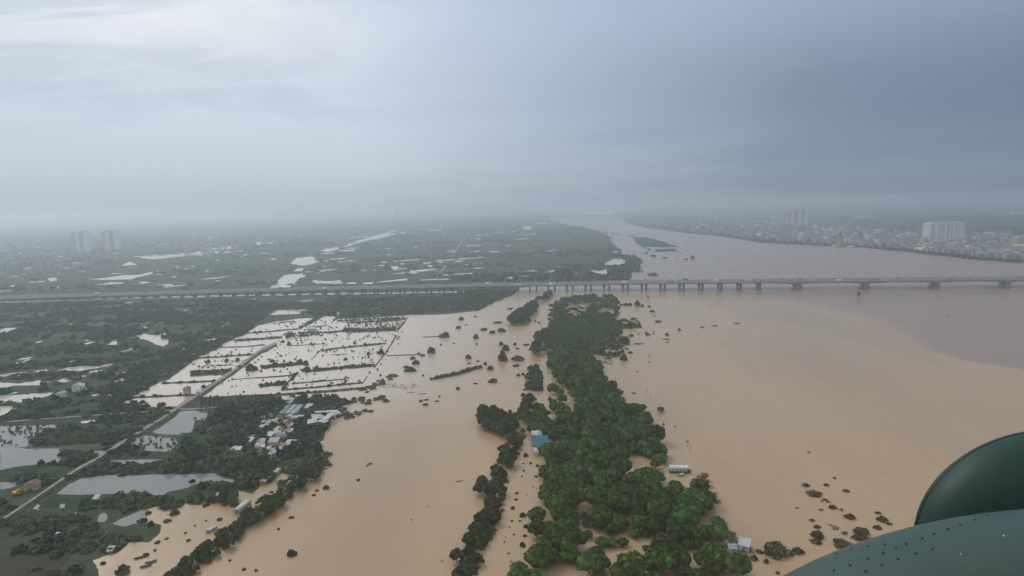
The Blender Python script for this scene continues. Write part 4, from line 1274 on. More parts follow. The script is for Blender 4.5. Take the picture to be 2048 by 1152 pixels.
for pts, lb in ((([(1072, 712), (1075, 690), (1078, 672)]), 'dark tall tree in the spur left of the far grove'), (([(1045, 845), (1052, 815), (1058, 802)]), 'olive tree in the clump above the narrow tree line')):
    for p in along(pts, 6.5, 12):
        tree('riverside_tree', RCR['leaf_dark' if 'dark' in lb else 'leaf_olive'], RTR, p, rnd.uniform(1.0, 1.5), lb, lb + 's', lift=2.9)

# --- single bushes and trees in open water: x, y of the foot, width in photo pixels, height to width, kind
def bushes(rows, label, group, flatness=None):
    for n, row in enumerate(rows):
        x, y, w = row[:3]
        hr = row[3] if len(row) > 3 else 0.75
        lb = row[4] if len(row) > 4 else label
        r_ = w / 2 * mpp(x, y) * 0.95
        mk = 'leaf_shoal' if 'shoal' in label else 'leaf_olive' if rnd.random() < 0.45 else 'leaf_dark'
        o = obj('flooded_bush', BSH[mk, rnd.randrange(6)], None, (*G(x, y).xy, 0.1), rnd.uniform(0, 6.28), (r_, r_ * rnd.uniform(0.8, 1.1), r_ * hr * 1.75))
        tag(o, lb, 'bush', None if len(row) > 4 else group)


bushes([(922, 640, 12, .8, 'round bush alone below the far left shore near the bridge'), (951, 634, 6), (917, 657, 12), (889, 674, 22, .7, 'two lobed bush at the right edge of the paddies'), (932, 650, 9, .2), (952, 677, 15, .9, 'tall round bush in open water left of the narrow island'), (864, 706, 20, .9, 'tall dark bush at the corner of the lowest paddies'),
        (837, 709, 8), (937, 717, 15), (938, 727, 10, .3), (956, 723, 10, .3), (971, 729, 10), (980, 739, 14, .8, 'round bush at the right end of the drowned hedge row'), (986, 764, 23, .45, 'wide low dark bush alone in open tan water'), (951, 768, 10, .35), (916, 779, 10, .9, 'small round bush alone in open water left of the wide low one'), (954, 689, 6), (908, 687, 8, .25), (882, 690, 5),
        (846, 752, 6), (842, 803, 11, .5), (851, 810, 14, .4), (879, 794, 6), (853, 800, 12, .25), (874, 803, 10, .25), (940, 612, 9, .3), (1012, 590, 8, .4), (1020, 618, 16, .25), (996, 646, 20, .25), (968, 660, 20, .35), (985, 666, 18, .4), (1003, 663, 22, .5), (1060, 642, 8), (1070, 643, 6), (1078, 646, 6),
        (820, 742, 26, .5), (832, 728, 20, .5), (812, 735, 14, .4), (825, 718, 14, .5), (845, 712, 12, .5)], 'small half drowned bush in the open water left of the narrow island', 'small drowned bushes left of the narrow island')
bushes([(1006, 721, 22, 1.2, 'square cut drowned thicket left of the far grove'), (1037, 720, 30, .4), (1032, 732, 18, .3), (1030, 690, 8, 1), (1052, 690, 16, .2), (1035, 698, 10, .3), (1060, 700, 8, .4), (1060, 796, 22, .7), (1047, 792, 12), (1037, 752, 10), (1046, 750, 9), (1056, 765, 10, .4), (1050, 780, 10, .4), (1068, 800, 12), (1080, 825, 10, 1.0, 'dark round bush in the channel above the teal roof'),
        (1012, 700, 20, .8), (1002, 690, 12, .8), (1100, 800, 8, 1.2), (1108, 815, 9, 1.0), (1030, 832, 14), (1020, 824, 10), (1048, 832, 16), (1036, 838, 12, .4)], 'drowned bush in the channel along the left of the grove', 'drowned bushes in the channel by the grove')
ch = [(1000 + x / 4, 900 + y / 4, w / 4, h) for x, y, w, h in ((190, 110, 22, .5), (190, 170, 22, 1), (175, 215, 16, .8), (290, 215, 40, .3), (265, 300, 12, .9), (135, 350, 36, .5), (130, 400, 34, .5), (215, 360, 12, .7), (300, 310, 12, .6), (100, 470, 40, .7), (180, 530, 60, .7), (235, 520, 60, .5), (95, 570, 30, .4), (160, 570, 30, .4),
        (210, 620, 50, .8), (80, 620, 18, .6), (110, 680, 26, .4), (200, 690, 44, .4), (35, 740, 22, .7), (180, 770, 60, .9), (70, 830, 30, .3), (90, 895, 20, .6), (45, 700, 12, .6), (75, 140, 22, .3), (205, 50, 50, .8), (245, 110, 26, .8), (300, 130, 40, .5), (130, 20, 22, .5), (70, 350, 14, .3), (250, 590, 20, .6))]
bushes(ch, 'scrap of drowned bush in the water lane between tree line and grove', 'scraps of bush in the water lane')
bushes([(1275, 612, 13, 1.3, 'tall ragged bush in the water just short of the bridge piers'), (1252, 611, 10), (1261, 611, 10), (1285, 613, 9), (1299, 614, 7), (1304, 624, 12, .5), (1309, 632, 7, .2), (1316, 644, 14, .35), (1262, 655, 22, .8, 'arched clump of bushes off the right edge of the far grove'), (1279, 655, 10), (1244, 642, 9), (1295, 670, 12, .5), (1334, 671, 9, .95, 'small round bush in the right river, left one of two'),
        (1359, 661, 7, .9, 'small round bush in the right river, right one of two'), (1332, 679, 15, .1), (1335, 685, 5), (1405, 655, 11, .2), (1429, 652, 14, .15), (1473, 647, 13, .15), (1307, 664, 4), (1307, 668, 4), (1247, 720, 17, 1.1, 'rounded dark tree at the right tip of the far grove'), (1260, 706, 12, .4), (1252, 684, 22, .6, 'ring shaped bush clump beside the far grove'), (1265, 672, 6), (1275, 688, 18, .12),
        (1267, 787, 9, .3), (1327, 850, 5, 1.2), (1328, 870, 4, 1.0), (1374, 884, 5, .9), (1292, 666, 6), (1275, 744, 4), (1297, 713, 4), (1298, 725, 4), (1350, 854, 4), (1895, 631, 5, .3)], 'small drowned bush in the river right of the grove', 'small drowned bushes right of the grove')
for x, y, w, lb in ((1284, 822, 19, 'round green tree in open water right of the grove, the larger of two'), (1321, 824, 15, 'round green tree in open water right of the grove, the smaller of two')):
    tree('riverside_tree', OCR, OTR, G(x, y), w * mpp(x, y) / 10.6, lb, None, zs=1.1, lift=3.0)
bushes([(1612, 972, 18, .45, 'dark oval bush top at the upper left of the drowned shoal'), (1628, 989, 36, .28, 'wide faint bush top just under the surface'), (1652, 971, 14, .4), (1669, 957, 9, .4), (1692, 983, 15, .45), (1665, 1016, 19, .45), (1700, 1036, 26, .45, 'long oval bush top in the middle of the drowned shoal'), (1624, 1042, 13, .4), (1634, 1055, 18, .4), (1634, 1073, 34, .5, 'ragged bush clump at the left of the drowned shoal'),
        (1632, 1085, 28, .35), (1683, 1091, 38, .5, 'large olive bush nearest the helicopter hull'), (1721, 1068, 40, .5, 'large square olive bush at the right of the shoal'), (1717, 1078, 34, .3), (1756, 1027, 14, .4), (1766, 1042, 26, .5, 'upright olive bush at the far right of the shoal'), (1755, 1057, 20, .4), (1779, 1049, 14, .3), (1642, 1020, 12, .15), (1594, 1016, 9, .15), (1690, 1066, 14, .2), (1650, 1000, 14, .2), (1731, 1078, 14, .3),
        (1550, 1106, 62, .55, 'big ragged bush island beside the white roofed hut'), (1597, 1105, 30, .4), (1520, 1105, 20, .35), (1508, 1119, 18, .7), (1532, 1125, 15, .7), (1555, 1147, 11, .5), (1578, 1108, 24, .5), (1408, 955, 16, .3), (1403, 963, 14, .3), (1420, 985, 12, .2), (1432, 1006, 10, .2)], 'brown green bush top showing above the drowned shoal near the helicopter', 'bush tops on the drowned shoal')
bushes([(662, 910, 9, .9, 'small bush alone just off the village shore'), (652, 938, 8, .3), (634, 947, 9), (717, 961, 9, .5, 'small dark bush alone in the middle of the left water'), (652, 977, 18, .5, 'ragged low bush off the left bank'), (634, 982, 9, .5), (628, 991, 11, .4), (583, 1036, 13, .4, 'oval bush alone off the left bank'), (557, 1059, 9, .5), (583, 1110, 26, .6, 'spiky drowned bush alone at the bottom of the left water'), (823, 1040, 4), (884, 1123, 5, .3), (857, 1014, 3), (611, 983, 6, .2),
        (488, 1140, 10, .6), (512, 1142, 8, .6), (460, 1122, 8, .5), (740, 928, 12, .12), (735, 932, 10, .1)], 'tiny drowned bush in the wide water between bank and tree line', 'tiny bushes in the wide left water')
bushes([(350, 1028, 24, .5), (335, 1043, 18, .4), (297, 1028, 14, .5), (302, 1051, 16, .9), (285, 1043, 24, .4), (292, 1111, 16, .4), (315, 1086, 16, .3), (310, 1102, 7, .9), (207, 1128, 14, .5), (246, 1146, 32, .8, 'spiky palm like bush in the muddy channel at bottom left'), (390, 1052, 5), (371, 1067, 6), (362, 1143, 7), (377, 1082, 10, .5), (333, 1078, 12, .2), (412, 1042, 5), (440, 1040, 14, .4), (362, 1008, 22, .6), (392, 1000, 36, .7), (425, 1004, 26, .7),
        (458, 1003, 50, .85, 'broad dark bush clump at the mouth of the muddy channel'), (470, 1012, 18, .6), (412, 1012, 16, .4), (385, 964, 16, .5), (426, 968, 10, .3), (443, 966, 11, .4), (405, 975, 30, .5)], 'drowned bush in the muddy channel at lower left', 'drowned bushes in the muddy channel')
bushes([(709, 688, 7, 1), (691, 720, 10), (737, 710, 10, 1, 'round tree like bush at the right side of the middle paddy'), (762, 708, 15, 1, 'tall dark bush at the corner of the middle paddy'), (612, 730, 14, 1, 'dark round bush on the dike in the middle of the paddies'), (613, 742, 20, .7), (634, 736, 8, 1), (578, 690, 9, 1), (739, 746, 5, 1), (761, 752, 6, 1), (417, 725, 9, 1, 'rust brown bush in the flooded paddy left of the road'),
        (475, 722, 11, 1), (478, 735, 9), (454, 722, 10), (503, 741, 26, .8, 'large dark bush standing against the field road among the paddies'), (576, 675, 14, .8), (565, 685, 10), (583, 648, 5, 1), (590, 645, 5), (545, 724, 12), (600, 724, 10, .9), (632, 796, 8), (650, 790, 6), (608, 797, 18, .8), (585, 796, 14, .6), (672, 795, 12), (407, 775, 9, .9), (392, 704, 8)], 'small bush standing in the flooded paddies', 'small bushes in the flooded paddies')
# drowned hedge row, one thing
hp = along([(862, 760), (890, 754), (920, 748), (945, 739), (965, 735)], 2.6, 4)
Vs, Fs, b0 = [], [], 0
for x, y in hp:
    v, f = MASSV[rnd.randrange(6)]
    s = rnd.uniform(2.0, 3.2)
    Vs.append(v * (s, s, s * 1.1) + (x, y, 0.2))
    Fs.append(f + b0)
    b0 += len(v)
tag(obj('hedge', quads_mesh('hedge', np.concatenate(Vs), np.concatenate(Fs), M['leaf_dark'])), 'long drowned hedge row slanting through the open tan water', 'hedge')

# --- masses on the land at left
L1 = [(-80, 611), (300, 603), (500, 600), (560, 612), (545, 622), (510, 648), (480, 668), (400, 706), (330, 755), (262, 790), (225, 820), (-120, 842)]
WAT = [q for q in PADDY + POND]
P = np.concatenate([area(L1, 9.5, 0.8, 0.018, 0.02, WAT), area(L1, 20, 0.5, holes=WAT), area([(500, 606), (545, 615), (505, 655), (440, 692), (380, 722), (300, 772), (230, 815), (180, 800), (260, 745), (340, 705), (430, 650)], 8.0, 0.9, 0.02, -0.28, WAT)])
R, H = sizes(P, 3.4, 6.6, (0.6, 1.0))
mass('woodland', P, R, H, M['leaf_mass'], 'dark belt of trees and scrub filling the low land at left below the viaduct')
P = area([(545, 602), (700, 598), (860, 593), (1000, 586), (1030, 587), (998, 600), (960, 618), (820, 628), (690, 634), (600, 628), (560, 618)], 9.5, 0.9, 0.014, -0.16)
P = np.concatenate([P, area([(890, 592), (960, 582), (1015, 582), (1000, 598), (960, 612), (880, 612)], 9, 0.9)])
R, H = sizes(P, 3.6, 6.4, (0.6, 1.0))
mass('shore_woodland', P, R, H, M['leaf_mass'], 'dark scrub and trees between the viaduct and the flooded paddies')
VIL = [S2(*q) for q in ((480, 430), (620, 370), (900, 130), (1380, 120), (1480, 200), (1320, 330), (1800, 300), (1760, 420), (1560, 580), (1330, 600), (1210, 860), (1010, 1000), (850, 1120), (480, 1080), (20, 1010), (40, 920), (260, 900), (480, 700), (520, 620))]
GREEN = [S2(*q) for q in ((560, 640), (930, 520), (930, 620), (760, 640), (650, 720))]
P = area([(556, 802), (620, 800), (690, 797), (690, 806), (655, 842), (660, 852), (650, 866), (640, 885), (650, 902), (643, 930), (600, 948), (556, 948), (500, 985), (440, 980), (330, 945), (330, 930), (400, 860), (420, 842), (440, 812), (520, 806)], 7.2, 0.95, 0.02, -0.45, [VIL, *WAT, T(0, 640, 4, [(1440, 905), (1560, 900), (1700, 920), (1640, 970), (1540, 990), (1480, 960)])])
P = np.concatenate([P, area(GREEN, 6, 0.7), area(VIL, 4.2, 0.34)])
R, H = sizes(P, 2.8, 5.6, (0.7, 1.15))
mass('village_trees', P, R, H, M['leaf_mass'], 'dense dark trees and scrub around the riverside village')
P = area([(650, 845), (660, 830), (690, 812), (700, 800), (730, 790), (770, 795), (785, 805), (780, 815), (740, 825), (700, 838), (665, 850)], 6.0, 0.5, 0.03, -0.1)
P = np.concatenate([P, along([(725, 785), (752, 772), (775, 756), (800, 748)], 6, 14), along([(762, 800), (775, 795)], 5, 9)])
R, H = sizes(P, 1.8, 3.8, (0.6, 0.9))
mass('drowned_scrub', P, R, H, M['leaf_olive'], 'patchy olive scrub standing in water right of the village')
AR = [R5([(250, 1000), (330, 900), (500, 840), (640, 835), (1060, 760), (1340, 745), (1200, 860), (1000, 940), (850, 1000), (640, 980), (450, 1010)]), T(0, 864, 4, [(470, 190), (540, 150), (720, 150), (720, 250), (600, 275), (480, 260)]),
      T(0, 864, 4, [(690, 290), (870, 262), (960, 262), (1290, 240), (1500, 290), (1700, 320), (1300, 335), (860, 345), (680, 355)]), T(0, 864, 4, [(760, 515), (1280, 545), (1290, 600), (1100, 620), (860, 640), (640, 620)]),
      T(0, 864, 4, [(100, 1010), (200, 880), (700, 740), (1000, 770), (1280, 790), (1200, 850), (1020, 890), (950, 960), (700, 985), (200, 1000)]), T(0, 864, 4, [(480, 1095), (780, 1095), (790, 1170), (400, 1180)]),
      T(0, 864, 4, [(0, 580), (60, 540), (160, 500), (240, 500), (160, 600), (0, 690)]), T(0, 864, 4, [(250, 60), (500, 20), (860, 40), (700, 100), (300, 110)]), R5([(0, 820), (300, 800), (640, 770), (600, 740), (160, 760)])]
P = np.concatenate([area(a, 6.0, 0.88, 0.03, -0.36) for a in AR] + [area([(0, 830), (330, 800), (330, 836), (262, 878), (440, 900), (330, 960), (420, 985), (300, 1060), (230, 1080), (190, 1130), (0, 1152)], 5.5, 0.5, 0.03, -0.05, [*WAT, *CROPS])])
R, H = sizes(P, 2.3, 4.4, (0.6, 1.0))
mass('field_scrub', P, R, H, M['leaf_mass'], 'dark hedges and scrub between the ponds at lower left')
tr = [T(0, 864, 4, [q])[0] for q in ((330, 265), (430, 255))]
bushes([(*tr[0], 16, 1.0, 'dark round tree in the grey pond, left of two'), (*tr[1], 14, .8, 'dark round tree in the grey pond, right of two')], '', '')
# scrub along the dikes and rows of drowned plants in the paddies
P = np.concatenate([along(p, 5.0, 5) for p, w in DIKES if w >= 3.1])
P = P[rng.uniform(size=len(P)) < 0.7]
P = np.concatenate([P, along(S1([(0, 945), (200, 925), (420, 920), (540, 895)]), 5.0, 22), along(R7([(40, 620), (200, 605), (400, 585)]), 4.5, 14), along(R7([(390, 652), (600, 628), (950, 600)]), 4, 10), along(R7([(30, 770), (130, 758), (235, 758)]), 4, 12)])
P = np.concatenate([P, along(R7([(640, 250), (1190, 225)]), 4, 8), along(R7([(700, 330), (1130, 315)]), 4, 14), along(S1([(1230, 430), (1390, 470), (1700, 430)]), 4.5, 14)])
R, H = sizes(P, 1.1, 2.9, (0.7, 1.2))
mass('dike_scrub', P, R, H, M['leaf_dark'], 'low scrub growing along the dikes between the paddies')
PL = [area([(430, 700), (560, 640), (640, 640), (810, 636), (790, 700), (740, 770), (420, 790)], 6, 0.16)]
for q, g, kp in ((R7([(720, 255), (1190, 232), (1150, 320), (700, 345)]), 4.5, 0.55), (S1([(0, 800), (560, 740), (690, 780), (600, 840), (0, 890)]), 5, 0.3), (R7([(280, 742), (860, 700), (850, 740), (300, 775)]), 5, 0.28), (R7([(0, 595), (380, 575), (380, 600), (60, 615)]), 5, 0.2),
                 (T(0, 864, 4, [(1060, 60), (1150, 30), (1400, 50), (1420, 90), (1360, 160), (1150, 150)]), 3.6, 0.5), (R5([(0, 850), (460, 840), (450, 870), (330, 900), (260, 980), (200, 1020), (0, 1010)]), 4.2, 0.5), (R7([(60, 520), (430, 545), (400, 580), (60, 590)]), 6, 0.1),
                 (R5([(1560, 760), (1700, 720), (1760, 730), (1640, 820), (1560, 820)]), 4, 0.4), ([(1240, 655), (1290, 640), (1290, 670), (1250, 670)], 7, 0.08), (S1([(480, 1040), (900, 1020), (880, 1140), (440, 1130)]), 6, 0.12), (R7([(1030, 520), (1250, 500), (1240, 560), (1040, 600)]), 7, 0.06), ([(700, 640), (810, 634), (800, 690), (690, 700)], 8, 0.08)):
    PL.append(area(q, g, kp))
for y0 in range(790, 812, 3):
    PL.append(along([(400, y0 + 8), (470, y0 + 3), (553, y0)], 3.2, 3, 0.2))
P = np.concatenate(PL)
R, H = sizes(P, 0.7, 1.8, (0.9, 1.7))
mass('drowned_crops', P, R, H, M['leaf_olive'], 'tops of drowned crops and saplings standing in the paddies', FARV)

# --- beyond the viaduct
FL = [(-500, 470), (0, 452), (600, 438), (1000, 428), (1096, 436), (1120, 449), (1170, 457), (1205, 466), (1225, 490), (1250, 512), (1264, 526), (1255, 560), (1040, 566), (0, 584), (-300, 590)]
holes = FARW
P = np.concatenate([area(FL, 34, 0.8, 0.0032, 0.14), area(FL, 90, 0.5)])
hw = [[G(*q) for q in h] for h in holes]
for h in hw:
    P = P[~inside(P, h)]
R, H = sizes(P, 6, 14, (0.3, 0.55))
mass('far_woodland', P, R, H, M['leaf_far'], 'belts of far trees and hedges fading into haze beyond the viaduct', FARV)
P = area(T(1024, 380, 4, [(0, 720), (240, 690), (420, 640), (520, 700), (640, 670), (760, 705), (800, 610), (930, 600), (920, 540), (985, 575), (935, 720), (500, 740)]), 13, 0.95, 0.01, -0.35, FARW[-110:])
P = np.concatenate([P, along(T(1024, 380, 4, [(800, 540), (930, 532), (980, 575), (940, 660)]), 12, 36), area([(900, 553), (1040, 548), (1050, 562), (900, 566)], 15, 0.7, 0.01, -0.1), along([(1010, 552), (1085, 547)], 13, 14)])
for h in hw:
    P = P[~inside(P, h)]
R, H = sizes(P, 6, 10, (0.6, 0.9))
mass('bank_forest', P, R, H, M['leaf_mass'], 'dark forest on the river bank just beyond the bridge', MASSV)
P = np.concatenate([along(BANK, 13, 40), area([(1240, 437), (1306, 448), (1440, 462), (1440, 440), (1300, 432)], 22, 0.8), area([(1600, 455), (1850, 466), (2060, 470), (2060, 425), (1700, 430)], 42, 0.75, 0.003, -0.1), area([(1250, 446), (1536, 480), (1850, 500), (2060, 520), (2060, 480), (1700, 450), (1400, 440)], 30, 0.4), along([(1960, 470), (1950, 500)], 14, 30)])
R, H = sizes(P, 6, 11, (0.5, 0.8))
mass('far_bank_trees', P, R, H, M['leaf_far'], 'hazy green trees along and behind the far bank town', FARV)
isl = np.concatenate([area(T(1024, 400, 4, q), 13, 0.8) for q in ([(975, 300), (1060, 302), (1200, 332), (1240, 350), (1240, 374), (1080, 372), (1040, 372)], [(1140, 410), (1165, 397), (1300, 392), (1320, 410)])])
R, H = sizes(isl, 5, 9, (0.3, 0.5))
mass('island_scrub', isl, R, H, M['leaf_far'], 'low scrub covering the river islands beyond the bridge', FARV)
FB = [(1385, 517, 9, .9, 'dark round clump alone in the river beyond the bridge'), (1305, 551, 22, .35, 'long low clump of bushes in the river just beyond the bridge'), (1284, 543, 7, .4), (1269, 540, 5, .4), (1278, 529, 5, .7), (1290, 560, 6, .4), (1298, 500, 8, .5), (1293, 507, 9, .4), (1306, 513, 14, .4), (1330, 516, 12, .25), (1355, 517, 6, .3), (1372, 519, 10, .3), (1213, 466, 7, .5), (1226, 468, 8, .5), (1236, 469, 9, .35), (1245, 471, 5, .4), (1221, 476, 7, .5), (1213, 476, 6, .5), (1244, 477, 4, .5), (1262, 472, 14, .2), (1360, 507, 5, .3)]
bushes(FB, 'small clump of bushes in the river beyond the bridge', 'bush clumps in the river beyond the bridge')
# ------------------------------------------------------------------ boats, posts, debris
def boat_mesh(L, w, h, m, m2=None):
    """open boat: lofted hull with raised bow and stern"""
    n = 14
    vs, fs = [], []
    for i in range(n + 1):
        t = i / n * 2 - 1
        ww = w / 2 * max(0.06, (1 - abs(t) ** 2.6))
        sh = h * (1 + 0.45 * t * t)
        x = t * L / 2
        vs += [(x, -ww, sh), (x, -ww * 0.6, 0.05 + 0.3 * h * t * t), (x, ww * 0.6, 0.05 + 0.3 * h * t * t), (x, ww, sh), (x, ww * 0.86, sh - 0.04), (x, ww * 0.5, h * 0.35), (x, -ww * 0.5, h * 0.35), (x, -ww * 0.86, sh - 0.04)]
    for i in range(n):
        for j in range(8):
            k = (j + 1) % 8
            fs.append((i * 8 + j, i * 8 + k, (i + 1) * 8 + k, (i + 1) * 8 + j))
    fs += [tuple(range(8)), tuple(range(n * 8 + 7, n * 8 - 1, -1))]
    b = MB()
    b.add(vs, fs)
    return b.mesh('hull', m)


M['hull_dark'] = mat('dark_timber', (0.06, 0.045, 0.035), 0.8, (0.10, 0.08, 0.06), 3)
M['hull_blue'] = mat('blue_boat_paint', (0.10, 0.16, 0.22), 0.6)
M['green_plastic'] = mat('green_plastic', (0.015, 0.16, 0.07), 0.4, spec=0.5)
M['silver'] = mat('silver_sheet', (0.55, 0.57, 0.60), 0.35, spec=0.6)
M['debris'] = mat('driftwood', (0.075, 0.058, 0.048), 0.9, (0.13, 0.105, 0.085), 1.0, world=True)
M['steelp'] = mat('dark_steel', (0.06, 0.06, 0.065), 0.6)


def boat(px, py, L, w, label, turn, hull, cover=None, seats=3):
    t = empty('boat', (*G(px, py).xy, 0.12), turn, label, 'boat')
    obj('hull', boat_mesh(L, w, w * 0.45, hull), t)
    for k in range(seats):
        b = MB()
        x = (k - (seats - 1) / 2) * L / (seats + 2)
        b.box(x - 0.15, x + 0.15, -w * 0.33, w * 0.33, w * 0.33, w * 0.37)
        obj('seat', b.mesh('seat', M['hull_dark']), t)
    if cover:
        b = MB()
        b.vault(w * 0.9, -L * 0.28, L * 0.28, w * 0.4, w * 0.45, 10)
        o = obj('canopy', b.mesh('canopy', cover), t)
        o.rotation_euler = (0, 0, math.pi / 2)


# the moored white houseboat at the right edge of the grove
c = G(1357, 944)
t = empty('houseboat', (*c.xy, 0.1), -0.12, 'white roofed houseboat with rounded silver roof moored at the right edge of the grove', 'boat')
b = MB()
b.box(-5.6, 5.6, -2.2, 2.2, 0, 1.1)
b.add([(5.6, -2.2, 0), (7.4, 0, 0.5), (5.6, 2.2, 0), (5.6, -2.2, 1.1), (7.4, 0, 1.4), (5.6, 2.2, 1.1)], [(0, 1, 4, 3), (1, 2, 5, 4), (3, 4, 5), (2, 1, 0)])
obj('hull', b.mesh('hull', M['hull_dark']), t)
b = MB()
b.box(-5.0, 4.6, -1.8, 1.8, 1.11, 2.8)
obj('cabin', b.mesh('cabin', WALL[1]), t)
for x in (-3.6, -1.2, 1.2, 3.4):
    b = MB()
    b.box(x - 0.6, x + 0.6, -1.86, -1.81, 1.6, 2.4)
    obj('window', b.mesh('window', M['win']), t)
b = MB()
b.vault(4.2, -5.4, 5.2, 2.82, 1.1, 12)
o = obj('roof', b.mesh('roof', M['silver']), t)
o.rotation_euler = (0, 0, math.pi / 2)
boat(1362, 952, 5.5, 1.8, 'white covered boat tied in front of the houseboat', 0.5, ROOF['white'], ROOF['white'], 1)
# green capsized boat adrift
c = G(1617, 905)
t = empty('capsized_boat', (*c.xy, -0.15), 0.5, 'small bright green capsized boat adrift in the right river', 'boat')
m = boat_mesh(3.6, 1.5, 0.75, M['green_plastic'])
o = obj('hull', m, t, (0, 0, 0.75))
o.rotation_euler = (math.radians(152), 0, 0)
b = MB()
b.tube((-1.5, 0, 0.95), (1.5, 0, 0.95), 0.06, 0.06, 6)
obj('keel', b.mesh('keel', M['hull_dark']), t)
boat(292, 1134, 5.0, 1.5, 'dark boat with pale cross seats in the muddy channel, the nearer end of a line', 0.55, M['hull_blue'], None, 5)
boat(302, 1126, 5.0, 1.5, 'dark boat with pale cross seats in the muddy channel, the farther end of a line', 0.55, M['hull_blue'], None, 5)
boat(283, 1116, 6.5, 1.3, 'long narrow dark boat beside the palm like bush in the channel', 0.55, M['hull_dark'], None, 3)
for x, y, lb in ((1675, 493, 'long white barge moored at the far bank, the longer of two'), (1702, 495, 'long white barge moored at the far bank, the shorter of two')):
    c = G(x, y)
    t = empty('barge', (*c.xy, 0), -0.12, lb, 'barge')
    L = 34 if 'longer' in lb else 22
    b = MB()
    b.box(-L / 2, L / 2, -4, 4, 0, 2.2)
    b.add([(L / 2, -4, 0.6), (L / 2 + 4, 0, 1.6), (L / 2, 4, 0.6), (L / 2, -4, 2.2), (L / 2 + 4, 0, 2.4), (L / 2, 4, 2.2)], [(0, 1, 4, 3), (1, 2, 5, 4), (3, 4, 5), (2, 1, 0)])
    obj('hull', b.mesh('hull', ROOF['white']), t)
    b = MB()
    b.box(-L * 0.42, L * 0.3, -3, 3, 2.21, 5.4)
    b.box(-L * 0.44, L * 0.32, -3.3, 3.3, 5.41, 5.8)
    obj('cabin', b.mesh('cabin', M['paint']), t)
# channel marker in front of the bridge
c = G(1717, 598)
t = empty('channel_marker', (*c.xy, 0), 0, 'dark channel marker post standing in the river before the bridge', 'marker')
b = MB()
b.tube((0, 0, -1), (0, 0, 17), 0.7, 0.5, 8)
obj('pole', b.mesh('pole', M['steelp']), t)
b = MB()
b.box(-2.4, 2.4, -2.4, 2.4, 6.0, 6.8)
b.box(-1.9, 1.9, -1.9, 1.9, 6.81, 11)
obj('cage', b.mesh('cage', M['steelp']), t)
b = MB()
b.tube((0, 0, 16.5), (0, 0, 19), 1.7, 1.7, 10)
obj('lantern', b.mesh('lantern', M['steelp']), t)
c = G(1296, 602)
t = empty('channel_marker', (*c.xy, 0), 0, 'thin dark marker post standing in the water by the ragged bush near the piers', 'marker')
b = MB()
b.tube((0, 0, -1), (0, 0, 10), 0.5, 0.4, 8)
obj('pole', b.mesh('pole', M['steelp']), t)
b = MB()
b.box(-1.1, 1.1, -1.1, 1.1, 5, 8)
obj('cage', b.mesh('cage', M['steelp']), t)
# the landing stage off the grove
a, c = G(1242, 826), G(1277, 826)
t = empty('landing_stage', (0, 0, 0), 0, 'narrow pale landing stage with rails between the grove and a round tree', 'jetty')
b = MB()
b.box(a.x, c.x, a.y - 0.9, a.y + 0.9, 0.7, 0.95)
obj('deck', b.mesh('deck', WALL[2]), t)
for y in (-0.85, 0.85):
    b = MB()
    n = 6
    for i in range(n + 1):
        x = a.x + (c.x - a.x) * i / n
        b.tube((x, a.y + y, 0.95), (x, a.y + y, 2.3), 0.07, 0.07, 6)
    for z in (1.6, 2.3):
        b.tube((a.x, a.y + y, z), (c.x, a.y + y, z), 0.06, 0.06, 6)
    obj('railing', b.mesh('railing', WALL[2]), t)
for x in (a.x + 0.5, (a.x + c.x) / 2, c.x - 0.5):
    b = MB()
    b.tube((x, a.y, -1), (x, a.y, 0.7), 0.18, 0.18, 8)
    obj('post', b.mesh('post', M['hull_dark']), t)
for x, y, h, lb in ((1301, 802, 7, 'tall thin mooring post in the river right of the grove'), (1294, 786, 5, 'thin leaning mooring post in the river above the tall one'), (1231, 764, 5, 'thin bare pole leaning off the right edge of the grove'), (1379, 905, 4, 'short stake in the river right of the houseboat bank'), (1375, 892, 4, 'short forked stake in the river off the grove'), (1327, 847, 3, 'stump stake in the river below the round trees'),
                    (670, 664, 6, 'thin bare drowned sapling in the far paddy'), (596, 790, 5, 'thin bare sapling above the village')):
    t = empty('post', G(x, y), rnd.uniform(0, 6), lb, 'post')
    b = MB()
    lean = rnd.uniform(-0.25, 0.25)
    b.tube((0, 0, -0.6), (lean * h, 0, h), 0.16, 0.08, 6)
    obj('shaft', b.mesh('shaft', M['debris']), t)
    b = MB()
    b.tube((lean * h * 0.7, 0, h * 0.7), (lean * h * 0.7 + h * 0.15, 0.2, h * 0.86), 0.07, 0.04, 5)
    obj('branch', b.mesh('branch', M['debris']), t)
# utility poles along the field road
for k in range(9):
    f = k / 8
    i = f * (len(RB) - 2) + 1
    j = min(int(i), len(RB) - 2)
    x = RB[j][0] + (RB[j + 1][0] - RB[j][0]) * (i - j) + 7
    y = RB[j][1] + (RB[j + 1][1] - RB[j][1]) * (i - j) + 3
    if x < 30:
        continue
    t = empty('utility_pole', (*G(x, y).xy, 0), 0.6, 'thin grey utility pole along the raised field road', 'utility pole', 'utility poles along the field road')
    b = MB()
    b.tube((0, 0, 0), (0, 0, 8), 0.14, 0.09, 8)
    obj('pole', b.mesh('pole', WALL[2]), t)
    b = MB()
    b.box(-0.8, 0.8, -0.06, 0.06, 7.2, 7.35)
    obj('crossarm', b.mesh('crossarm', WALL[2]), t)
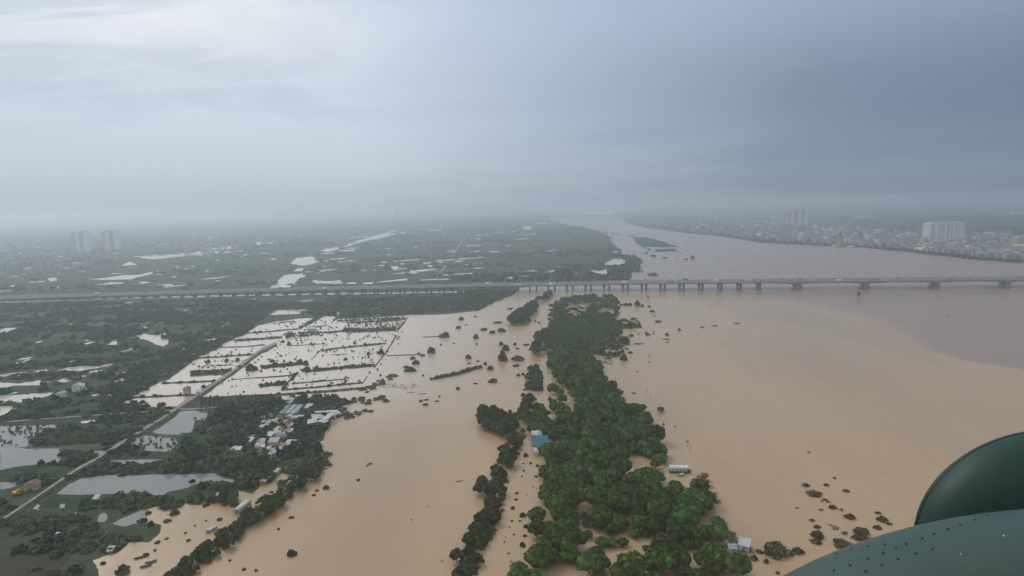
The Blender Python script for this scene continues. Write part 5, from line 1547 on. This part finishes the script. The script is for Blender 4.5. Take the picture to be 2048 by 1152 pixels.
# vehicles by the orange roofed house and the orange digger
c = G(36, 990)
t = empty('excavator', c, 0.5, 'orange excavator on bare ground beside the field road at lower left', 'excavator')
ora = mat('orange_paint', (0.55, 0.22, 0.03), 0.5)
b = MB()
b.box(-2.0, 2.0, -1.5, -0.8, 0, 0.9)
b.box(-2.0, 2.0, 0.8, 1.5, 0, 0.9)
obj('tracks', b.mesh('tracks', M['tyre']), t)
b = MB()
b.box(-2.4, 1.2, -1.4, 1.4, 0.95, 2.3)
obj('body', b.mesh('body', ora), t)
b = MB()
b.box(-0.2, 1.4, -1.35, -0.2, 2.31, 3.6)
obj('cab', b.mesh('cab', ora), t)
b = MB()
b.tube((1.0, 0.5, 2.0), (3.6, 0.5, 4.8), 0.35, 0.28, 6)
b.tube((3.6, 0.5, 4.8), (5.2, 0.5, 2.0), 0.28, 0.2, 6)
obj('boom', b.mesh('boom', ora), t)
b = MB()
b.box(4.8, 5.8, 0.0, 1.0, 1.1, 2.0)
obj('bucket', b.mesh('bucket', M['steelp']), t)
village_house(62, 982, 7, 6, 3.2, ROOF['maroon'], 'low brown roofed hut beside the orange excavator', 'pitched', 0.3, WALL[3])
for x, y, w, lb in ((72, 1022, 2.2, 'white'), (125, 1020, 2.2, 'white'), (113, 1078, 2.6, 'white'), (147, 1037, 1.8, 'white'), (190, 1002, 4, 'pale'), (220, 1107, 3.4, 'white')):
    village_house(x, y, w * 0.6, w * 0.6, 1.1, ROOF['white'], f'tiny {lb} field hut among the crops at lower left', 'lean', rnd.uniform(-0.5, 0.5), group='tiny field huts')


def drift(name, pts, n, label, spread, lmax, m=None):
    """floating mat of branches and rubbish"""
    b = MB()
    q = random.Random(hash(label) % 1000)
    for _ in range(n):
        i = q.randrange(len(pts))
        x, y = pts[i]
        g = G(x + q.uniform(-spread, spread), y + q.uniform(-spread, spread) * 0.5)
        a, L = q.uniform(0, 3.14), q.uniform(0.4, 1) * lmax
        dx, dy = math.cos(a) * L, math.sin(a) * L
        b.tube((g.x - dx, g.y - dy, 0.12 + q.uniform(0, 0.4)), (g.x + dx, g.y + dy, 0.12 + q.uniform(0, 0.5)), q.uniform(0.08, 0.3), 0.06, 5)
    tag(b.build(name, m or M['debris']), label, None, None, 'stuff')


random.seed(3)
drift('driftwood', [(1458, 1078), (1468, 1085), (1480, 1090), (1455, 1090), (1470, 1095), (1490, 1100), (1460, 1070)], 150, 'raft of dark driftwood and rubbish beside the white roofed hut', 12, 2.2)
drift('driftwood', [(1412, 962), (1418, 975), (1425, 990), (1432, 1003), (1408, 950), (1400, 955)], 90, 'driftwood caught along the right edge of the grove', 7, 2.0)
drift('driftwood', [(1196, 722), (1210, 716), (1225, 712), (1215, 725), (1200, 735)], 90, 'driftwood and rubbish in the bay on the right of the far grove', 9, 3.0)
drift('driftwood', [(1690, 1070), (1705, 1077), (1672, 1058), (1645, 1002), (1655, 1005), (1682, 1020), (1735, 1078)], 40, 'broken branches among the bush tops of the shoal', 5, 1.6)
drift('floating_rubbish', [(770, 772), (785, 770), (800, 772), (815, 774), (828, 772)], 120, 'pale floating rubbish below the bush clump left of centre', 9, 1.6, ROOF['white'])
drift('driftwood', [(1195, 905), (1160, 1000), (1168, 1022), (1150, 1105), (1180, 1110), (1290, 1105), (1310, 1108)], 60, 'branches floating in the clearings of the grove', 8, 1.4)
for x, y, L, a, lb in ((919, 963, 4.0, 0.35, 'floating log alone in the wide left water'), (1332, 679, 9.0, 0.05, 'long thin log in the river below the pair of small bushes'), (1280, 687, 12.0, 0.0, 'long thin trunk floating off the right side of the far grove'), (822, 785, 7, -0.1, 'thin log below the floating rubbish'), (1665, 1052, 4, -0.6, 'thin bare branch among the shoal bushes'), (845, 788, 8, 0.1, 'thin row of floating twigs below the left bushes')):
    g = G(x, y)
    b = MB()
    d = (math.cos(a) * L / 2, math.sin(a) * L / 2)
    b.tube((g.x - d[0], g.y - d[1], 0.2), (g.x + d[0], g.y + d[1], 0.3), 0.32, 0.18, 8)
    b.tube((g.x, g.y, 0.25), (g.x + d[1] * 0.4, g.y + d[0] * 0.3, 0.8), 0.12, 0.05, 6)
    tag(b.build('floating_log', M['debris']), lb, 'log')

# ------------------------------------------------------------------ the helicopter carrying the camera
def L3(x, y, z):
    """from camera axes (right, up, forward) to the world"""
    return CAM + CX * x + CY * y + _f * z


def paint():
    m = bpy.data.materials.new('green_aircraft_paint')
    m.use_nodes = True
    t = NT(m.node_tree)
    tc = t.n('TexCoord').outputs['Object']
    n1 = t.noise(tc, 2.2, 5, 0.6)
    c = t.mix(t.mapr(n1, 0.35, 0.7), (0.014, 0.044, 0.034), (0.022, 0.056, 0.042))
    n2 = t.noise(t.n('Mapping', {'Vector': tc, 'Scale': (1.5, 9, 9)}).outputs[0], 3.0, 6, 0.65)
    c = t.mix(t.mapr(n2, 0.60, 0.78, 0, 0.35), c, (0.06, 0.08, 0.07))
    p = t.n('BsdfPrincipled', {'Base Color': c, 'Roughness': t.mapr(n2, 0.3, 0.7, 0.36, 0.5), 'Specular IOR Level': 0.5, 'IOR': 1.5})
    b = t.n('Bump', {'Height': t.noise(tc, 5.0, 3), 'Strength': 0.05, 'Distance': 0.02})
    t.link(b.outputs[0], p.inputs['Normal'])
    t.link(p.outputs[0], t.n('OutputMaterial').inputs[0])
    return m


M['paint_green'] = paint()
M['paint_dark'] = mat('dark_green_paint', (0.007, 0.032, 0.022), 0.55, (0.010, 0.038, 0.026), 3.0, spec=0.3)
M['rivet'] = mat('rivet_steel', (0.015, 0.025, 0.022), 0.5)
M['fleck'] = mat('white_fleck_mat', (0.7, 0.72, 0.72), 0.4)
HC, HA = (2.783, -2.449, 3.05), (2.281, 1.430, 1.1)       # hull bulge: centre and half sizes along right, up, forward
heli = empty('helicopter', L3(2.6, -3.6, 3.0), 0, 'green painted helicopter hull with rivets and a round bulged fairing at lower right', 'helicopter')
bpy.context.view_layer.update()


def child_world(name, me, parent):
    o = obj(name, me, parent)
    o.matrix_parent_inverse = Matrix.Translation(-Vector(parent.location))
    return o


def hull_hit(px, py):
    d = Vector(((px - 1024) / FPX, -(py - 576) / FPX, 1.0))
    o = Vector([-c / a for c, a in zip(HC, HA)])
    e = Vector([q / a for q, a in zip(d, HA)])
    A, B, Cc = e.dot(e), 2 * o.dot(e), o.dot(o) - 1
    D = B * B - 4 * A * Cc
    if D < 0:
        return None
    k = (-B - math.sqrt(D)) / (2 * A)
    p = d * k
    n = Vector([(q - c) / a / a for q, c, a in zip(p, HC, HA)]).normalized()
    return p, n


b = MB()
NU, NV = 96, 48
vs = []
for j in range(NV + 1):
    th = math.pi * j / NV
    for i in range(NU):
        ph = 2 * math.pi * i / NU
        vs.append(L3(HC[0] + HA[0] * math.cos(th), HC[1] + HA[1] * math.sin(th) * math.cos(ph), HC[2] + HA[2] * math.sin(th) * math.sin(ph)))
b.add(vs, [(j * NU + i, j * NU + (i + 1) % NU, (j + 1) * NU + (i + 1) % NU, (j + 1) * NU + i) for j in range(NV) for i in range(NU)])
hull = b.mesh('hull_skin', [M['paint_green'], M['rivet'], M['fleck']], True)
# rivet heads on the skin
Z6 = lambda x, y: (1536 + x / 3.691, 840 + y / 3.691)
row1 = [Z6(*q) for q in ((485, 1110), (605, 1070), (735, 1025), (850, 983), (945, 943), (1020, 915), (1140, 873), (1225, 842), (1325, 805), (1420, 773), (1530, 737), (1620, 705), (1720, 675), (1830, 655))]
row2 = [Z6(*q) for q in ((505, 985), (615, 952), (738, 932), (862, 918), (1215, 950), (1090, 985), (960, 1025), (840, 1070), (720, 1115))]
row3 = [Z6(1350 + 95 * k, 905 - 26 * k) for k in range(8)]
for px, py in row1 + row2:
    h = hull_hit(px, py)
    if not h:
        continue
    p, n = h
    a = n.orthogonal().normalized()
    c = n.cross(a)
    R_ = 0.0062
    ring = [p + (a * math.cos(q * math.pi / 5) + c * math.sin(q * math.pi / 5)) * R_ + n * 0.0005 for q in range(10)]
    ring2 = [p + (a * math.cos(q * math.pi / 5) + c * math.sin(q * math.pi / 5)) * R_ * 0.6 + n * 0.004 for q in range(10)]
    pts = [L3(*q) for q in ring + ring2 + [p + n * 0.005]]
    rv = MB()
    rv.add(pts, [(q, (q + 1) % 10, 10 + (q + 1) % 10, 10 + q) for q in range(10)] + [(10 + q, 10 + (q + 1) % 10, 20) for q in range(10)], 0)
    child_world('rivet', rv.mesh('rivet', M['rivet']), heli)
child_world('hull_skin', hull, heli)
for pts_ in ():
    sm = MB()
    prev = None
    for px, py in pts_:
        h = hull_hit(px + 6, py + 6)
        if h and prev:
            sm.tube(L3(*(prev[0] + prev[1] * 0.0005)), L3(*(h[0] + h[1] * 0.0005)), 0.0009, 0.0009, 5)
        prev = h
    child_world('seam', sm.mesh('seam', M['rivet']), heli)
for px, py, s in ((2007, 1072, 0.0045), (1921, 1108, 0.0032)):  # two small white flecks on the hull skin
    h = hull_hit(px, py)
    if h:
        p, n = h
        a = n.orthogonal().normalized()
        c = n.cross(a)
        cp = MB()
        cp.add([L3(*(p + a * s * 1.6 + n * 0.001)), L3(*(p + c * s * 0.7 + n * 0.001)), L3(*(p - a * s * 1.3 + n * 0.001)), L3(*(p - c * s * 0.6 + n * 0.001))], [(0, 1, 2, 3)])
        child_world('white_fleck', cp.mesh('white_fleck', M['fleck']), heli)
# bulged round fairing behind the hull
FD = 3.9
fk = FD / FPX
fc = (3.440, -1.607, 4.25)
ra, rb = 0.905, 0.717
N, K = 72, 36
vs = []
for j in range(K + 1):
    th = math.pi * j / K
    for i in range(N):
        vs.append(L3(fc[0] + ra * math.sin(th) * math.cos(2 * math.pi * i / N), fc[1] + rb * math.sin(th) * math.sin(2 * math.pi * i / N), fc[2] - 0.45 * math.cos(th)))
b = MB()
b.add(vs, [(j * N + i, j * N + (i + 1) % N, (j + 1) * N + (i + 1) % N, (j + 1) * N + i) for j in range(K) for i in range(N)])
fairing = child_world('fairing', b.mesh('fairing', M['paint_dark'], True), heli)
b = MB()
vs = []
for rr, z in ((0.99, 0.05), (0.998, 0.055), (0.998, 0.075), (0.98, 0.08)):
    vs += [L3(fc[0] + ra * rr * math.cos(2 * math.pi * i / N), fc[1] + rb * rr * math.sin(2 * math.pi * i / N), fc[2] + z) for i in range(N)]
b.add(vs, [(k * N + i, k * N + (i + 1) % N, (k + 1) * N + (i + 1) % N, (k + 1) * N + i) for k in range(3) for i in range(N)])
rim = obj('rim', b.mesh('rim', M['rivet'], True), fairing)
rim.matrix_parent_inverse = Matrix.Identity(4)
# ------------------------------------------------------------------ the air
def build_haze():
    m = bpy.data.materials.new('haze')
    m.use_nodes = True
    t = NT(m.node_tree)
    v = t.n('VolumePrincipled', {'Color': (0.84, 0.94, 1.0, 1), 'Density': HAZE, 'Anisotropy': 0.75})
    o = t.n('OutputMaterial')
    t.link(v.outputs[0], o.inputs['Volume'])
    b = MB()
    b.box(-31000, 31000, -31000, 31000, -1.5, HAZE_TOP)
    tag(b.build('haze', m), 'thin grey blue air haze over the whole plain', None, None, 'stuff')


HAZE, HAZE_TOP = 0.00025, 172.0
build_haze()
